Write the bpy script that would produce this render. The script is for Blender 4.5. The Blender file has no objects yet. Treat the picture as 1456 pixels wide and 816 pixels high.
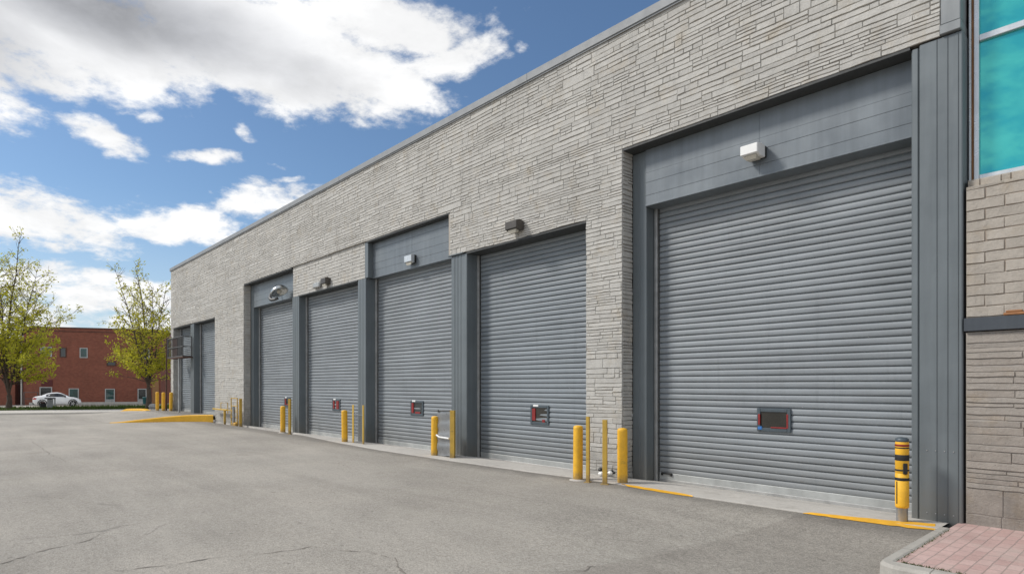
import bpy, math, random
from mathutils import Vector, Matrix, noise as mnoise

scene = bpy.context.scene
COL = scene.collection
R = math.radians

# ------------------------------------------------------------------ helpers
class MB:
    """collects polygons (with a material slot each) and links them as one mesh object"""
    def __init__(self):
        self.v = []; self.f = []; self.m = []; self.sm = []
    def face(self, pts, m=0, smooth=False):
        n = len(self.v); self.v.extend(pts); self.f.append(tuple(range(n, n+len(pts)))); self.m.append(m); self.sm.append(smooth)
    def grid(self, rows, m=0, smooth=False, close=False):
        n = len(self.v); w = len(rows[0])
        for r in rows: self.v.extend(r)
        for i in range(len(rows)-1):
            for j in range(w if close else w-1):
                k = (j+1) % w
                self.f.append((n+i*w+j, n+i*w+k, n+(i+1)*w+k, n+(i+1)*w+j)); self.m.append(m); self.sm.append(smooth)
    def box(self, x0, x1, y0, y1, z0, z1, m=0, b=0.0):
        if x0 > x1: x0, x1 = x1, x0
        if y0 > y1: y0, y1 = y1, y0
        if z0 > z1: z0, z1 = z1, z0
        b = min(b, (x1-x0)*.45, (y1-y0)*.45, (z1-z0)*.45)
        if b <= 0:
            P = [(x, y, z) for z in (z0, z1) for (x, y) in ((x0, y0), (x1, y0), (x1, y1), (x0, y1))]
            n = len(self.v); self.v.extend(P)
            for q in ((3,2,1,0),(4,5,6,7),(0,1,5,4),(1,2,6,5),(2,3,7,6),(3,0,4,7)):
                self.f.append(tuple(n+i for i in q)); self.m.append(m); self.sm.append(False)
        else:
            def ring(x0,x1,y0,y1,z,c):
                return [(x0+c,y0,z),(x1-c,y0,z),(x1,y0+c,z),(x1,y1-c,z),(x1-c,y1,z),(x0+c,y1,z),(x0,y1-c,z),(x0,y0+c,z)]
            rows = [ring(x0+b,x1-b,y0+b,y1-b,z0,b*.4), ring(x0,x1,y0,y1,z0+b,b), ring(x0,x1,y0,y1,z1-b,b), ring(x0+b,x1-b,y0+b,y1-b,z1,b*.4)]
            self.grid(rows, m, False, True)
            self.face(rows[0][::-1], m); self.face(rows[3], m)
    def tube(self, path, rad, sides=10, m=0, caps=True, smooth=True):
        if not isinstance(rad, (list, tuple)): rad = [rad]*len(path)
        P = [Vector(p) for p in path]; rows = []
        ref = None
        for i, p in enumerate(P):
            t = (P[min(i+1, len(P)-1)] - P[max(i-1, 0)])
            if t.length < 1e-9: t = Vector((0,0,1))
            t.normalize()
            if ref is None:
                ref = Vector((1,0,0)) if abs(t.x) < .8 else Vector((0,1,0))
            a = t.cross(ref)
            if a.length < 1e-6: a = t.cross(Vector((0,0,1)))
            a.normalize(); b = t.cross(a); ref = b.cross(t) if False else ref
            rows.append([tuple(p + (a*math.cos(k*2*math.pi/sides) + b*math.sin(k*2*math.pi/sides))*rad[i]) for k in range(sides)])
        self.grid(rows, m, smooth, True)
        if caps:
            self.face(rows[0][::-1], m); self.face(rows[-1], m)
    def lathe(self, prof, c=(0,0,0), sides=24, m=0, smooth=True):
        rows = [[(c[0]+r*math.cos(k*2*math.pi/sides), c[1]+r*math.sin(k*2*math.pi/sides), c[2]+z) for k in range(sides)] for r, z in prof]
        self.grid(rows, m, smooth, True)
        self.face(rows[0][::-1], m); self.face(rows[-1], m)
    def xform(self, M):
        self.v = [tuple(M @ Vector(p)) for p in self.v]; return self
    def build(self, name, mats, parent=None, world=True):
        if not isinstance(mats, (list, tuple)): mats = [mats]
        off = Vector((0,0,0))
        o = bpy.data.objects.new(name, bpy.data.meshes.new(name))
        if parent is not None:
            o.parent = parent
            if world:
                p = parent
                while p is not None:
                    off += p.location; p = p.parent
                o.location = -off
        me = o.data
        me.from_pydata(self.v, [], self.f)
        for mt in mats: me.materials.append(mt)
        me.polygons.foreach_set('material_index', self.m)
        me.polygons.foreach_set('use_smooth', self.sm)
        me.update()
        COL.objects.link(o)
        return o

def tag(o, label=None, cat=None, group=None, kind=None):
    if label: o['label'] = label
    if cat: o['category'] = cat
    if group: o['group'] = group
    if kind: o['kind'] = kind
    return o
def struct(o, label=None):
    o['kind'] = 'structure'
    if label: o['label'] = label
    return o
def empty(name, loc, label, cat, group=None, rz=0):
    o = bpy.data.objects.new(name, None); COL.objects.link(o)
    o.location = loc; o.rotation_euler = (0,0,rz); o.empty_display_size = .2
    return tag(o, label, cat, group)
def copy_tree(o, parent=None):
    c = o.copy(); COL.objects.link(c)
    if parent is not None: c.parent = parent
    for ch in list(o.children): copy_tree(ch, c)
    return c

# ------------------------------------------------------------------ materials
class NT:
    def __init__(self, nt): self.nt = nt
    def n(self, typ, **kw):
        nd = self.nt.nodes.new(typ)
        ins = kw.pop('ins', {})
        for k, v in kw.items(): setattr(nd, k, v)
        for k, v in ins.items(): self.set(nd.inputs[k], v)
        return nd
    def set(self, sock, v):
        if isinstance(v, bpy.types.NodeSocket): self.nt.links.new(v, sock)
        elif isinstance(v, bpy.types.Node): self.nt.links.new(v.outputs[0], sock)
        else:
            if sock.type == 'RGBA' and len(v) == 3: v = (*v, 1)
            sock.default_value = v
    def math(self, op, a, b=0.0, c=None, clamp=False):
        nd = self.nt.nodes.new('ShaderNodeMath'); nd.operation = op; nd.use_clamp = clamp
        self.set(nd.inputs[0], a); self.set(nd.inputs[1], b)
        if c is not None: self.set(nd.inputs[2], c)
        return nd.outputs[0]
    def vmath(self, op, a, b=(0,0,0), out=0):
        nd = self.nt.nodes.new('ShaderNodeVectorMath'); nd.operation = op
        self.set(nd.inputs[0], a); self.set(nd.inputs[1], b)
        return nd.outputs[out]
    def ramp(self, x, a, b, lo=0.0, hi=1.0, smooth=True):
        nd = self.nt.nodes.new('ShaderNodeMapRange'); nd.interpolation_type = 'SMOOTHSTEP' if smooth else 'LINEAR'
        self.set(nd.inputs[0], x); self.set(nd.inputs[1], a); self.set(nd.inputs[2], b); self.set(nd.inputs[3], lo); self.set(nd.inputs[4], hi)
        return nd.outputs[0]
    def mix(self, f, a, b, typ='MIX'):
        nd = self.nt.nodes.new('ShaderNodeMix'); nd.data_type = 'RGBA'; nd.blend_type = typ; nd.clamp_factor = True
        self.set(nd.inputs[0], f); self.set(nd.inputs[6], a); self.set(nd.inputs[7], b)
        return nd.outputs[2]
    def noise(self, vec, scale, detail=4, rough=.55, dist=0.0, out=0):
        nd = self.n('ShaderNodeTexNoise', ins={'Scale': scale, 'Detail': detail, 'Roughness': rough, 'Distortion': dist})
        if vec is not None: self.set(nd.inputs['Vector'], vec)
        return nd.outputs[out]
    def scale(self, vec, s):
        return self.vmath('MULTIPLY', vec, s)

def material(name):
    m = bpy.data.materials.new(name); m.use_nodes = True
    nt = m.node_tree; nt.nodes.clear()
    T = NT(nt)
    out = T.n('ShaderNodeOutputMaterial'); bs = T.n('ShaderNodeBsdfPrincipled')
    nt.links.new(bs.outputs[0], out.inputs[0])
    T.bs = bs; T.out = out
    T.pos = T.n('ShaderNodeNewGeometry').outputs['Position']
    T.geo = T.nt.nodes[-1] if False else None
    return m, T
def bump(T, h, strength=.5, dist=.01, normal=None):
    nd = T.n('ShaderNodeBump', ins={'Strength': strength, 'Distance': dist, 'Height': h})
    if normal is not None: T.set(nd.inputs['Normal'], normal)
    return nd.outputs[0]
def island(T):
    return T.n('ShaderNodeNewGeometry').outputs['Random Per Island']
def objco(T):
    return T.n('ShaderNodeTexCoord').outputs['Object']

def mat_simple(name, col, rough=.5, metal=0.0, var=.15, nscale=6, bumps=0.0, bscale=60, spec=.5, obj=False):
    m, T = material(name)
    p = objco(T) if obj else T.pos
    n1 = T.noise(p, nscale, 5, .6)
    k = T.ramp(n1, .25, .75, 1-var, 1+var, False)
    c = T.mix(1.0, col, T.n('ShaderNodeCombineColor', ins={0: k, 1: k, 2: k}).outputs[0], 'MULTIPLY')
    T.set(T.bs.inputs['Base Color'], c)
    T.set(T.bs.inputs['Roughness'], T.ramp(T.noise(p, nscale*2.3, 4), .3, .7, max(0, rough-.08), min(1, rough+.08), False))
    T.bs.inputs['Metallic'].default_value = metal
    T.bs.inputs['Specular IOR Level'].default_value = spec
    if bumps > 0:
        T.set(T.bs.inputs['Normal'], bump(T, T.noise(p, bscale, 4), bumps, .004))
    return m

def mat_stone(name, base, var=.10, brown=.0):
    m, T = material(name)
    p = T.pos
    isl = island(T)
    big = T.noise(p, .55, 5, .6)
    mid = T.noise(p, 5, 5, .65)
    fine = T.noise(p, 38, 5, .7)
    streak = T.noise(T.scale(p, (2.2, 2.2, .25)), 1.5, 5, .65)
    k = T.math('ADD', T.ramp(isl, 0, 1, 1-var, 1+var*.8, False), T.ramp(big, .3, .7, -.09, .07, False))
    k = T.math('ADD', k, T.ramp(mid, .3, .7, -.10, .07, False))
    k = T.math('ADD', k, T.ramp(fine, .3, .7, -.10, .07, False))
    k = T.math('MULTIPLY', k, T.ramp(streak, .52, .72, 1.0, .86))
    # rain streaks and soot: darker in the last half metre above the ground
    z = T.n('ShaderNodeSeparateXYZ', ins={0: p}).outputs[2]
    k = T.math('MULTIPLY', k, T.ramp(T.math('ADD', z, T.math('MULTIPLY', mid, .8)), .2, 1.3, .74, 1.0))
    c = T.mix(T.ramp(T.noise(p, 2.1, 5, .7), .5, .78), base, (base[0]*.93, base[1]*.86, base[2]*.76))
    if brown > 0:
        c = T.mix(T.ramp(T.math('ADD', isl, T.math('MULTIPLY', mid, .4)), .3, 1.1, 0, brown), c, (base[0]*.7, base[1]*.6, base[2]*.52))
    c = T.mix(1.0, c, T.n('ShaderNodeCombineColor', ins={0: k, 1: k, 2: k}).outputs[0], 'MULTIPLY')
    T.set(T.bs.inputs['Base Color'], c)
    T.bs.inputs['Roughness'].default_value = .82
    T.bs.inputs['Specular IOR Level'].default_value = .3
    h = T.math('ADD', T.math('MULTIPLY', T.noise(p, 22, 6, .7), 1.0), T.math('MULTIPLY', T.noise(p, 90, 4, .6), .35))
    T.set(T.bs.inputs['Normal'], bump(T, h, .85, .014))
    return m

def mat_shutter(name, base, dirty=.3):
    m, T = material(name)
    p = T.pos
    sx = T.noise(T.scale(p, (.35, 1, 7.9)), 2.2, 4, .6)          # smears of lighter sheen along the slats, painted into the colour
    blot = T.noise(p, .9, 5, .6)
    slat = T.noise(T.scale(p, (.06, 0, 3.1)), 1.0, 2, .5)
    fine = T.noise(p, 30, 5, .7)
    k = T.math('ADD', T.ramp(sx, .3, .7, .87, 1.12, False), T.ramp(blot, .3, .7, -.10, .09, False))
    k = T.math('ADD', k, T.ramp(slat, .3, .7, -.09, .09, False))
    k = T.math('ADD', k, T.ramp(fine, .35, .7, -.05, .04, False))
    z = T.n('ShaderNodeSeparateXYZ', ins={0: p}).outputs[2]
    low = T.ramp(T.math('SUBTRACT', z, T.math('MULTIPLY', blot, .7)), -.35, .7, dirty, 0)
    c = T.mix(1.0, base, T.n('ShaderNodeCombineColor', ins={0: k, 1: k, 2: k}).outputs[0], 'MULTIPLY')
    c = T.mix(low, c, (.22, .215, .20))
    vs = T.ramp(T.noise(T.scale(p, (7, 7, .35)), 1.3, 5, .7), .54, .74, 0, .30)
    c = T.mix(vs, c, tuple(x*.62 for x in base))
    rs = T.math('MULTIPLY', T.ramp(T.noise(p, 11, 5, .75), .62, .72), T.ramp(z, .1, 1.1, .6, 0))
    c = T.mix(rs, c, (.16, .10, .06))
    spots = T.ramp(T.noise(p, 14, 3, .7), .74, .78)
    c = T.mix(T.math('MULTIPLY', spots, .5), c, (.42, .42, .42))
    T.set(T.bs.inputs['Base Color'], c)
    T.set(T.bs.inputs['Roughness'], T.ramp(sx, .3, .7, .44, .60, False))
    T.bs.inputs['Metallic'].default_value = .0
    T.bs.inputs['Specular IOR Level'].default_value = .42
    T.set(T.bs.inputs['Normal'], bump(T, T.noise(T.scale(p, (.6, 1, 2)), 5, 3), .25, .01))
    return m

def mat_cladding(name, base, rough=.42, var=.10, foot=True):
    m, T = material(name)
    p = T.pos
    st = T.noise(T.scale(p, (3.5, 3.5, .22)), 2, 5, .65)
    blot = T.noise(p, 1.3, 5, .6)
    k = T.math('ADD', T.ramp(st, .3, .7, 1-var, 1+var, False), T.ramp(blot, .3, .7, -var, var*.8, False))
    scr = T.ramp(T.noise(T.scale(p, (1, 1, 3)), 9, 6, .75), .70, .76)
    c = T.mix(1.0, base, T.n('ShaderNodeCombineColor', ins={0: k, 1: k, 2: k}).outputs[0], 'MULTIPLY')
    c = T.mix(T.math('MULTIPLY', scr, .30), c, (.34, .35, .35))
    if foot:
        z = T.n('ShaderNodeSeparateXYZ', ins={0: p}).outputs[2]
        low = T.ramp(T.math('SUBTRACT', z, T.math('MULTIPLY', T.noise(p, 6, 5, .7), .5)), -.30, .35, .65, 0)
        c = T.mix(low, c, (.16, .15, .13))
    T.set(T.bs.inputs['Base Color'], c)
    T.set(T.bs.inputs['Roughness'], T.ramp(blot, .3, .7, rough-.08, rough+.10, False))
    T.bs.inputs['Metallic'].default_value = .15
    T.set(T.bs.inputs['Normal'], bump(T, T.noise(p, 2.6, 3), .22, .02))
    return m

def mat_yellow(name='yellow_paint', base=(.84, .46, .026), chips=True, foot=.8):
    m, T = material(name)
    p = T.pos; o = objco(T)
    n = T.noise(p, 7, 5, .65)
    k = T.ramp(n, .3, .7, .86, 1.08, False)
    c = T.mix(1.0, base, T.n('ShaderNodeCombineColor', ins={0: k, 1: k, 2: k}).outputs[0], 'MULTIPLY')
    z = T.n('ShaderNodeSeparateXYZ', ins={0: o}).outputs[2]
    low = T.ramp(T.math('SUBTRACT', z, T.math('MULTIPLY', T.noise(p, 16, 5, .7), .26)), -.12, .06, foot, 0)
    c = T.mix(low, c, (.26, .18, .08))
    streak = T.ramp(T.noise(T.scale(p, (14, 14, 1.6)), 1.2, 5, .7), .58, .80, 0, .30)
    c = T.mix(streak, c, (base[0]*.66, base[1]*.58, base[2]*.8))
    if chips:
        rub = T.math('MULTIPLY', T.ramp(T.noise(T.scale(p, (5, 5, 16)), 1.0, 6, .75), .57, .70), T.math('MULTIPLY', T.ramp(z, .15, .35), T.ramp(z, .60, .85, 1, 0)))
        c = T.mix(T.math('MULTIPLY', rub, .55), c, (.16, .11, .05))
        ch = T.ramp(T.noise(T.scale(p, (1, 1, .7)), 15, 6, .78), .665, .69)
        c = T.mix(T.math('MULTIPLY', ch, .7), c, (.24, .17, .09))
    T.set(T.bs.inputs['Base Color'], c)
    T.bs.inputs['Roughness'].default_value = .48
    T.set(T.bs.inputs['Normal'], bump(T, T.noise(p, 40, 3), .15, .004))
    return m

def mat_asphalt():
    m, T = material('weathered_asphalt')
    p = T.pos
    xyz = T.n('ShaderNodeSeparateXYZ', ins={0: p})
    X, Y = xyz.outputs[0], xyz.outputs[1]
    big = T.noise(p, .16, 5, .6); mid = T.noise(p, .9, 6, .65)
    agg = T.noise(p, 85, 3, .75); agg2 = T.noise(p, 24, 4, .7); agg3 = T.noise(p, 210, 2, .6)
    k = T.math('ADD', T.ramp(big, .3, .7, .89, 1.09, False), T.ramp(mid, .3, .7, -.06, .05, False))
    k = T.math('ADD', k, T.ramp(agg, .3, .7, -.17, .15, False))
    k = T.math('ADD', k, T.ramp(agg2, .3, .7, -.13, .10, False))
    k = T.math('ADD', k, T.ramp(agg3, .3, .7, -.12, .12, False))
    for sc_, am_ in ((10.0, .06), (38.0, .12), (64.0, .14)):
        k = T.math('ADD', k, T.ramp(T.noise(p, sc_, 4, .75), .40, .60, -am_, am_, False))
    # wheel smears that swing round in front of the doors
    sm = T.noise(T.scale(p, (.10, .75, 1)), 1.0, 5, .6, .6)
    k = T.math('ADD', k, T.ramp(sm, .35, .65, -.09, .10, False))
    base = T.mix(T.ramp(T.noise(p, .35, 4), .35, .65), (.412, .382, .338), (.378, .352, .313))
    # newer, darker patch in front of the biggest door
    wob = T.math('MULTIPLY', T.math('SUBTRACT', T.noise(p, 2.2, 5, .7), .5), .22)
    edge = T.math('ADD', T.math('ADD', X, T.math('MULTIPLY', Y, -.10)), wob)
    patch = T.ramp(edge, -3.33, -3.23, 0, 1)
    base = T.mix(T.math('MULTIPLY', patch, .52), base, (.285, .260, .230))
    # dirt line along the apron
    foot = T.ramp(T.math('ADD', Y, T.math('MULTIPLY', T.noise(p, 1.7, 5, .7), .9)), -.85, -.25, 0, .55)
    base = T.mix(foot, base, (.15, .14, .125))
    c = T.mix(1.0, base, T.n('ShaderNodeCombineColor', ins={0: k, 1: k, 2: k}).outputs[0], 'MULTIPLY')
    # hairline cracks, only in some places
    wp = T.vmath('ADD', p, T.scale(T.n('ShaderNodeTexNoise', ins={'Scale': 1.1, 'Detail': 5.0, 'Vector': p}).outputs[1], (.9, .9, 0)))
    vor = T.n('ShaderNodeTexVoronoi', feature='DISTANCE_TO_EDGE', ins={'Scale': .42, 'Vector': wp}).outputs[0]
    cr = T.math('MULTIPLY', T.ramp(vor, .0015, .009, 1, 0), T.ramp(T.noise(p, .33, 3), .60, .70))
    c = T.mix(T.math('MULTIPLY', cr, .40), c, (.10, .095, .09))
    pk = T.n('ShaderNodeTexVoronoi', feature='F1', ins={'Scale': 7.0, 'Vector': T.vmath('ADD', p, T.scale(T.n('ShaderNodeTexNoise', ins={'Scale': 9.0, 'Vector': p}).outputs[1], (.06, .06, 0)))})
    pock = T.math('MULTIPLY', T.ramp(pk.outputs[0], .10, .20, 1, 0), T.ramp(T.n('ShaderNodeSeparateColor', ins={0: pk.outputs[1]}).outputs[0], .80, .84))
    c = T.mix(T.math('MULTIPLY', pock, .42), c, (.12, .108, .095))
    stn = T.ramp(T.noise(p, .75, 6, .7), .54, .72, 0, .24)
    c = T.mix(stn, c, (.20, .18, .155))
    # oil spots and pale chips
    sp = T.ramp(T.noise(p, 5.5, 3, .6), .74, .78)
    c = T.mix(T.math('MULTIPLY', sp, .35), c, (.10, .095, .09))
    pale = T.ramp(T.noise(p, 46, 2, .5), .74, .80)
    c = T.mix(T.math('MULTIPLY', pale, .55), c, (.50, .48, .45))
    T.set(T.bs.inputs['Base Color'], c)
    T.bs.inputs['Roughness'].default_value = .9
    T.bs.inputs['Specular IOR Level'].default_value = .25
    h = T.math('ADD', T.math('ADD', T.math('MULTIPLY', agg, 1.0), T.math('MULTIPLY', agg3, .3)), T.math('MULTIPLY', agg2, .8))
    T.set(T.bs.inputs['Normal'], bump(T, h, .8, .014))
    return m

def mat_concrete(name, base=(.40, .385, .36), dirty=.35, joint=0):
    m, T = material(name)
    p = T.pos
    a = T.noise(p, .8, 6, .65); b = T.noise(p, 9, 5, .7); c_ = T.noise(p, 70, 3, .7)
    k = T.math('ADD', T.ramp(a, .3, .7, .86, 1.08, False), T.ramp(b, .3, .7, -.09, .07, False))
    k = T.math('ADD', k, T.ramp(c_, .3, .7, -.10, .08, False))
    c = T.mix(1.0, base, T.n('ShaderNodeCombineColor', ins={0: k, 1: k, 2: k}).outputs[0], 'MULTIPLY')
    st = T.ramp(T.noise(p, 2.4, 6, .75), .52, .70, 0, dirty)
    c = T.mix(st, c, (base[0]*.5, base[1]*.48, base[2]*.45))
    if joint:
        xyz = T.n('ShaderNodeSeparateXYZ', ins={0: p})
        for ax, sh in ((0, .35), (1, .62)):
            fr = T.math('FRACT', T.math('ADD', T.math('DIVIDE', T.math('ADD', xyz.outputs[ax], 40.0), joint), sh))
            c = T.mix(T.ramp(fr, .008, .014, .7, 0), c, (.09, .085, .075))
    T.set(T.bs.inputs['Base Color'], c)
    T.bs.inputs['Roughness'].default_value = .88
    T.set(T.bs.inputs['Normal'], bump(T, T.math('ADD', b, T.math('MULTIPLY', c_, .4)), .35, .008))
    return m

def mat_paver():
    m, T = material('pink_pavers')
    p = T.pos
    wp = T.vmath('ADD', p, T.scale(T.vmath('SUBTRACT', T.n('ShaderNodeTexNoise', ins={'Scale': 5.0, 'Detail': 3.0, 'Vector': p}).outputs[1], (.5, .5, .5)), (.02, .02, 0)))
    sw = T.n('ShaderNodeMapping', ins={'Vector': wp, 'Rotation': (0, 0, R(90))}).outputs[0]
    br = T.n('ShaderNodeTexBrick', offset=.5, ins={'Vector': sw, 'Color1': (.46, .305, .280, 1), 'Color2': (.54, .385, .355, 1), 'Mortar': (.34, .26, .235, 1), 'Scale': 1.0, 'Mortar Size': .006, 'Mortar Smooth': .3, 'Bias': 0.0, 'Brick Width': .22, 'Row Height': .11})
    a = T.noise(p, 1.6, 6, .7); b = T.noise(p, 40, 4, .7)
    k = T.math('ADD', T.ramp(a, .3, .7, .84, 1.10, False), T.ramp(b, .3, .7, -.12, .10, False))
    c = T.mix(1.0, br.outputs[0], T.n('ShaderNodeCombineColor', ins={0: k, 1: k, 2: k}).outputs[0], 'MULTIPLY')
    c = T.mix(T.ramp(T.noise(p, 2.3, 6, .75), .45, .7, 0, .55), c, (.46, .385, .345))
    T.set(T.bs.inputs['Base Color'], c); T.bs.inputs['Roughness'].default_value = .85
    h = T.math('ADD', T.math('MULTIPLY', br.outputs[1], -1.2), T.math('MULTIPLY', b, .35))
    T.set(T.bs.inputs['Normal'], bump(T, h, .6, .008))
    return m

def mat_red_brick():
    m, T = material('red_brick')
    o = objco(T)
    xyz = T.n('ShaderNodeSeparateXYZ', ins={0: o})
    v = T.n('ShaderNodeCombineXYZ', ins={0: T.math('ADD', xyz.outputs[0], xyz.outputs[1]), 1: xyz.outputs[2], 2: 0.0}).outputs[0]
    br = T.n('ShaderNodeTexBrick', offset=.5, ins={'Vector': v, 'Color1': (.235, .066, .036, 1), 'Color2': (.29, .092, .054, 1), 'Mortar': (.20, .105, .078, 1), 'Scale': 1.0, 'Mortar Size': .009, 'Brick Width': .23, 'Row Height': .085})
    a = T.noise(o, .5, 5, .65); b = T.noise(o, 4, 5, .7)
    k = T.math('ADD', T.ramp(a, .3, .7, .85, 1.12, False), T.ramp(b, .3, .7, -.1, .1, False))
    c = T.mix(1.0, br.outputs[0], T.n('ShaderNodeCombineColor', ins={0: k, 1: k, 2: k}).outputs[0], 'MULTIPLY')
    T.set(T.bs.inputs['Base Color'], c); T.bs.inputs['Roughness'].default_value = .85
    T.set(T.bs.inputs['Normal'], bump(T, T.math('MULTIPLY', br.outputs[1], -1), .3, .01))
    return m

def mat_glass_dark(name, col=(.015, .02, .022), rough=.06):
    m, T = material(name)
    T.set(T.bs.inputs['Base Color'], T.mix(T.ramp(T.noise(T.pos, 2, 3), .35, .65), col, tuple(c*1.8 for c in col)))
    T.bs.inputs['Roughness'].default_value = rough
    T.bs.inputs['Specular IOR Level'].default_value = .8
    return m

def mat_cyan_glass():
    m, T = material('cyan_mirror_glass')
    p = T.pos
    wav = bump(T, T.noise(T.scale(p, (1, 1, .7)), .6, 2, .5), .06, .05)
    T.nt.nodes.remove(T.bs)
    gl = T.n('ShaderNodeBsdfGlossy', ins={'Color': (.11, .52, .49, 1), 'Roughness': .015, 'Normal': wav})
    df = T.n('ShaderNodeBsdfDiffuse', ins={'Color': (.045, .45, .465, 1)})
    mx = T.n('ShaderNodeMixShader', ins={0: .50, 1: df.outputs[0], 2: gl.outputs[0]})
    T.nt.links.new(mx.outputs[0], T.out.inputs[0])
    return m

def mat_leaf(name, c1, c2):
    m, T = material(name)
    isl = island(T)
    c = T.mix(isl, c1, c2)
    c = T.mix(T.ramp(T.noise(T.pos, .8, 3), .4, .65, 0, .45), c, tuple(x*.6 for x in c1))
    T.set(T.bs.inputs['Base Color'], c); T.bs.inputs['Roughness'].default_value = .55
    T.bs.inputs['Specular IOR Level'].default_value = .3
    tr = T.n('ShaderNodeBsdfTranslucent', ins={'Color': c})
    mx = T.n('ShaderNodeMixShader', ins={0: .48, 1: T.bs.outputs[0], 2: tr.outputs[0]})
    T.nt.links.new(mx.outputs[0], T.out.inputs[0])
    return m

M = {}
M['stone'] = mat_stone('painted_ledge_stone', (.488, .474, .442), .05)
M['joint'] = mat_simple('stone_joint', (.38, .345, .30), .9, var=.2, nscale=3)
M['block'] = mat_stone('beige_block', (.41, .372, .325), .07)
M['blockjoint'] = mat_simple('beige_block_joint', (.30, .25, .205), .9, var=.15)
M['split'] = mat_stone('brown_split_block', (.335, .305, .272), .05, .12)
M['splitjoint'] = mat_simple('split_block_joint', (.36, .33, .30), .9, var=.15)
M['shutter'] = mat_shutter('grey_roller_slats', (.238, .260, .278), .40)
M['shutter2'] = mat_shutter('blue_grey_roller_slats', (.212, .238, .260), .40)
M['clad'] = mat_cladding('grey_pier_cladding', (.143, .164, .175))
M['cladup'] = mat_cladding('grey_upper_cladding', (.24, .255, .262), .5)
M['seam'] = mat_simple('seam_shadow', (.085, .095, .102), .7)
M['crack'] = mat_simple('crack_dark', (.22, .198, .172), .9)
M['header'] = mat_cladding('grey_header_boards', (.165, .187, .205), .36, .11, False)
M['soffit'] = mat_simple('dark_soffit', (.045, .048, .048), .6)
M['coping'] = mat_simple('grey_coping', (.25, .262, .272), .62, .0, .12, 2)
M['rail'] = mat_simple('galvanised_rail', (.42, .42, .41), .45, .5, .25, 5)
M['bar'] = mat_simple('pale_bottom_bar', (.40, .41, .40), .5, .3, .22, 4)
M['yellow'] = mat_yellow()
M['oldyellow'] = mat_yellow('faded_yellow_paint', (.58, .37, .060))
M['road_yellow'] = mat_yellow('road_yellow_paint', (.80, .42, .025), True, 0)
M['kerb_yellow'] = mat_yellow('kerb_yellow_paint', (.84, .46, .026), True, .0)
M['asphalt'] = mat_asphalt()
M['concrete'] = mat_concrete('apron_concrete', (.50, .475, .435), .35)
M['kerb'] = mat_concrete('kerb_concrete', (.40, .38, .345), .50, 1.05)
M['walkway'] = mat_concrete('pale_walkway', (.55, .52, .47), .2)
M['paver'] = mat_paver()
M['redbrick'] = mat_red_brick()
M['glass'] = mat_glass_dark('dark_glass')
M['greenglass'] = mat_glass_dark('green_glass', (.012, .045, .042))
M['dirtyglass'] = mat_glass_dark('dirty_brown_glass', (.016, .015, .012), .08)
M['cyan'] = mat_cyan_glass()
M['whiteframe'] = mat_simple('white_frame', (.46, .47, .46), .4, 0, .06)
M['alu'] = mat_simple('aluminium_frame', (.62, .64, .65), .32, .6, .08)
M['rust'] = mat_simple('rusty_sealant', (.28, .13, .055), .8, 0, .3, 9)
M['slate'] = mat_cladding('slate_band', (.062, .072, .085), .42, .12, False)
M['panelframe'] = mat_simple('blue_grey_frame', (.07, .09, .105), .45, .1, .2, 8)
M['red'] = mat_simple('red_tape', (.23, .014, .013), .5, 0, .25, 12)
M['blue'] = mat_simple('blue_sticker', (.03, .16, .45), .5)
M['black'] = mat_simple('black_rubber', (.018, .018, .018), .6)
M['white'] = mat_simple('white_enamel', (.80, .80, .78), .35, 0, .05)
M['bronze'] = mat_simple('bronze_housing', (.075, .066, .058), .45, .2, .2)
M['lens'] = mat_simple('frosted_lens', (.55, .52, .44), .25, 0, .15)
M['steel'] = mat_simple('bright_steel', (.55, .57, .57), .22, .9, .1)
M['greysteel'] = mat_simple('grey_steel_sheet', (.30, .31, .32), .34, .6, .25, 4)
M['darksteel'] = mat_simple('dark_steel', (.10, .10, .10), .5, .4, .2)
M['rustpanel'] = mat_simple('rust_brown_panel', (.085, .040, .028), .7, 0, .35, 6)
M['bark'] = mat_simple('bark', (.085, .062, .048), .9, 0, .35, 8, .6, 20)
M['leaf'] = mat_leaf('spring_leaf', (.66, .62, .060), (.46, .47, .045))
M['leaf2'] = mat_leaf('spring_leaf_olive', (.64, .59, .055), (.44, .44, .042))
M['grass'] = mat_leaf('grass_blade', (.085, .13, .02), (.05, .085, .018))
M['soil'] = mat_simple('soil_turf', (.075, .085, .03), .95, 0, .4, 3)
M['carpaint'] = mat_simple('white_car_paint', (.86, .87, .88), .22, 0, .02)
M['carglass'] = mat_glass_dark('car_glass', (.02, .022, .025), .04)
M['tail'] = mat_simple('red_tail_lens', (.55, .02, .02), .2)
M['alloy'] = mat_simple('alloy_rim', (.55, .56, .57), .3, .7)
M['palewall'] = mat_simple('pale_blue_sheet', (.46, .51, .56), .5, .1, .1, .8)
M['roofing'] = mat_simple('flat_roofing', (.16, .16, .16), .9)
M['teal'] = mat_simple('teal_plastic', (.05, .17, .19), .45)
M['rock'] = mat_simple('grey_rock', (.28, .28, .28), .85, 0, .3, 6, .6, 12)
M['tan'] = mat_simple('tan_column', (.33, .17, .07), .7)

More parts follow.
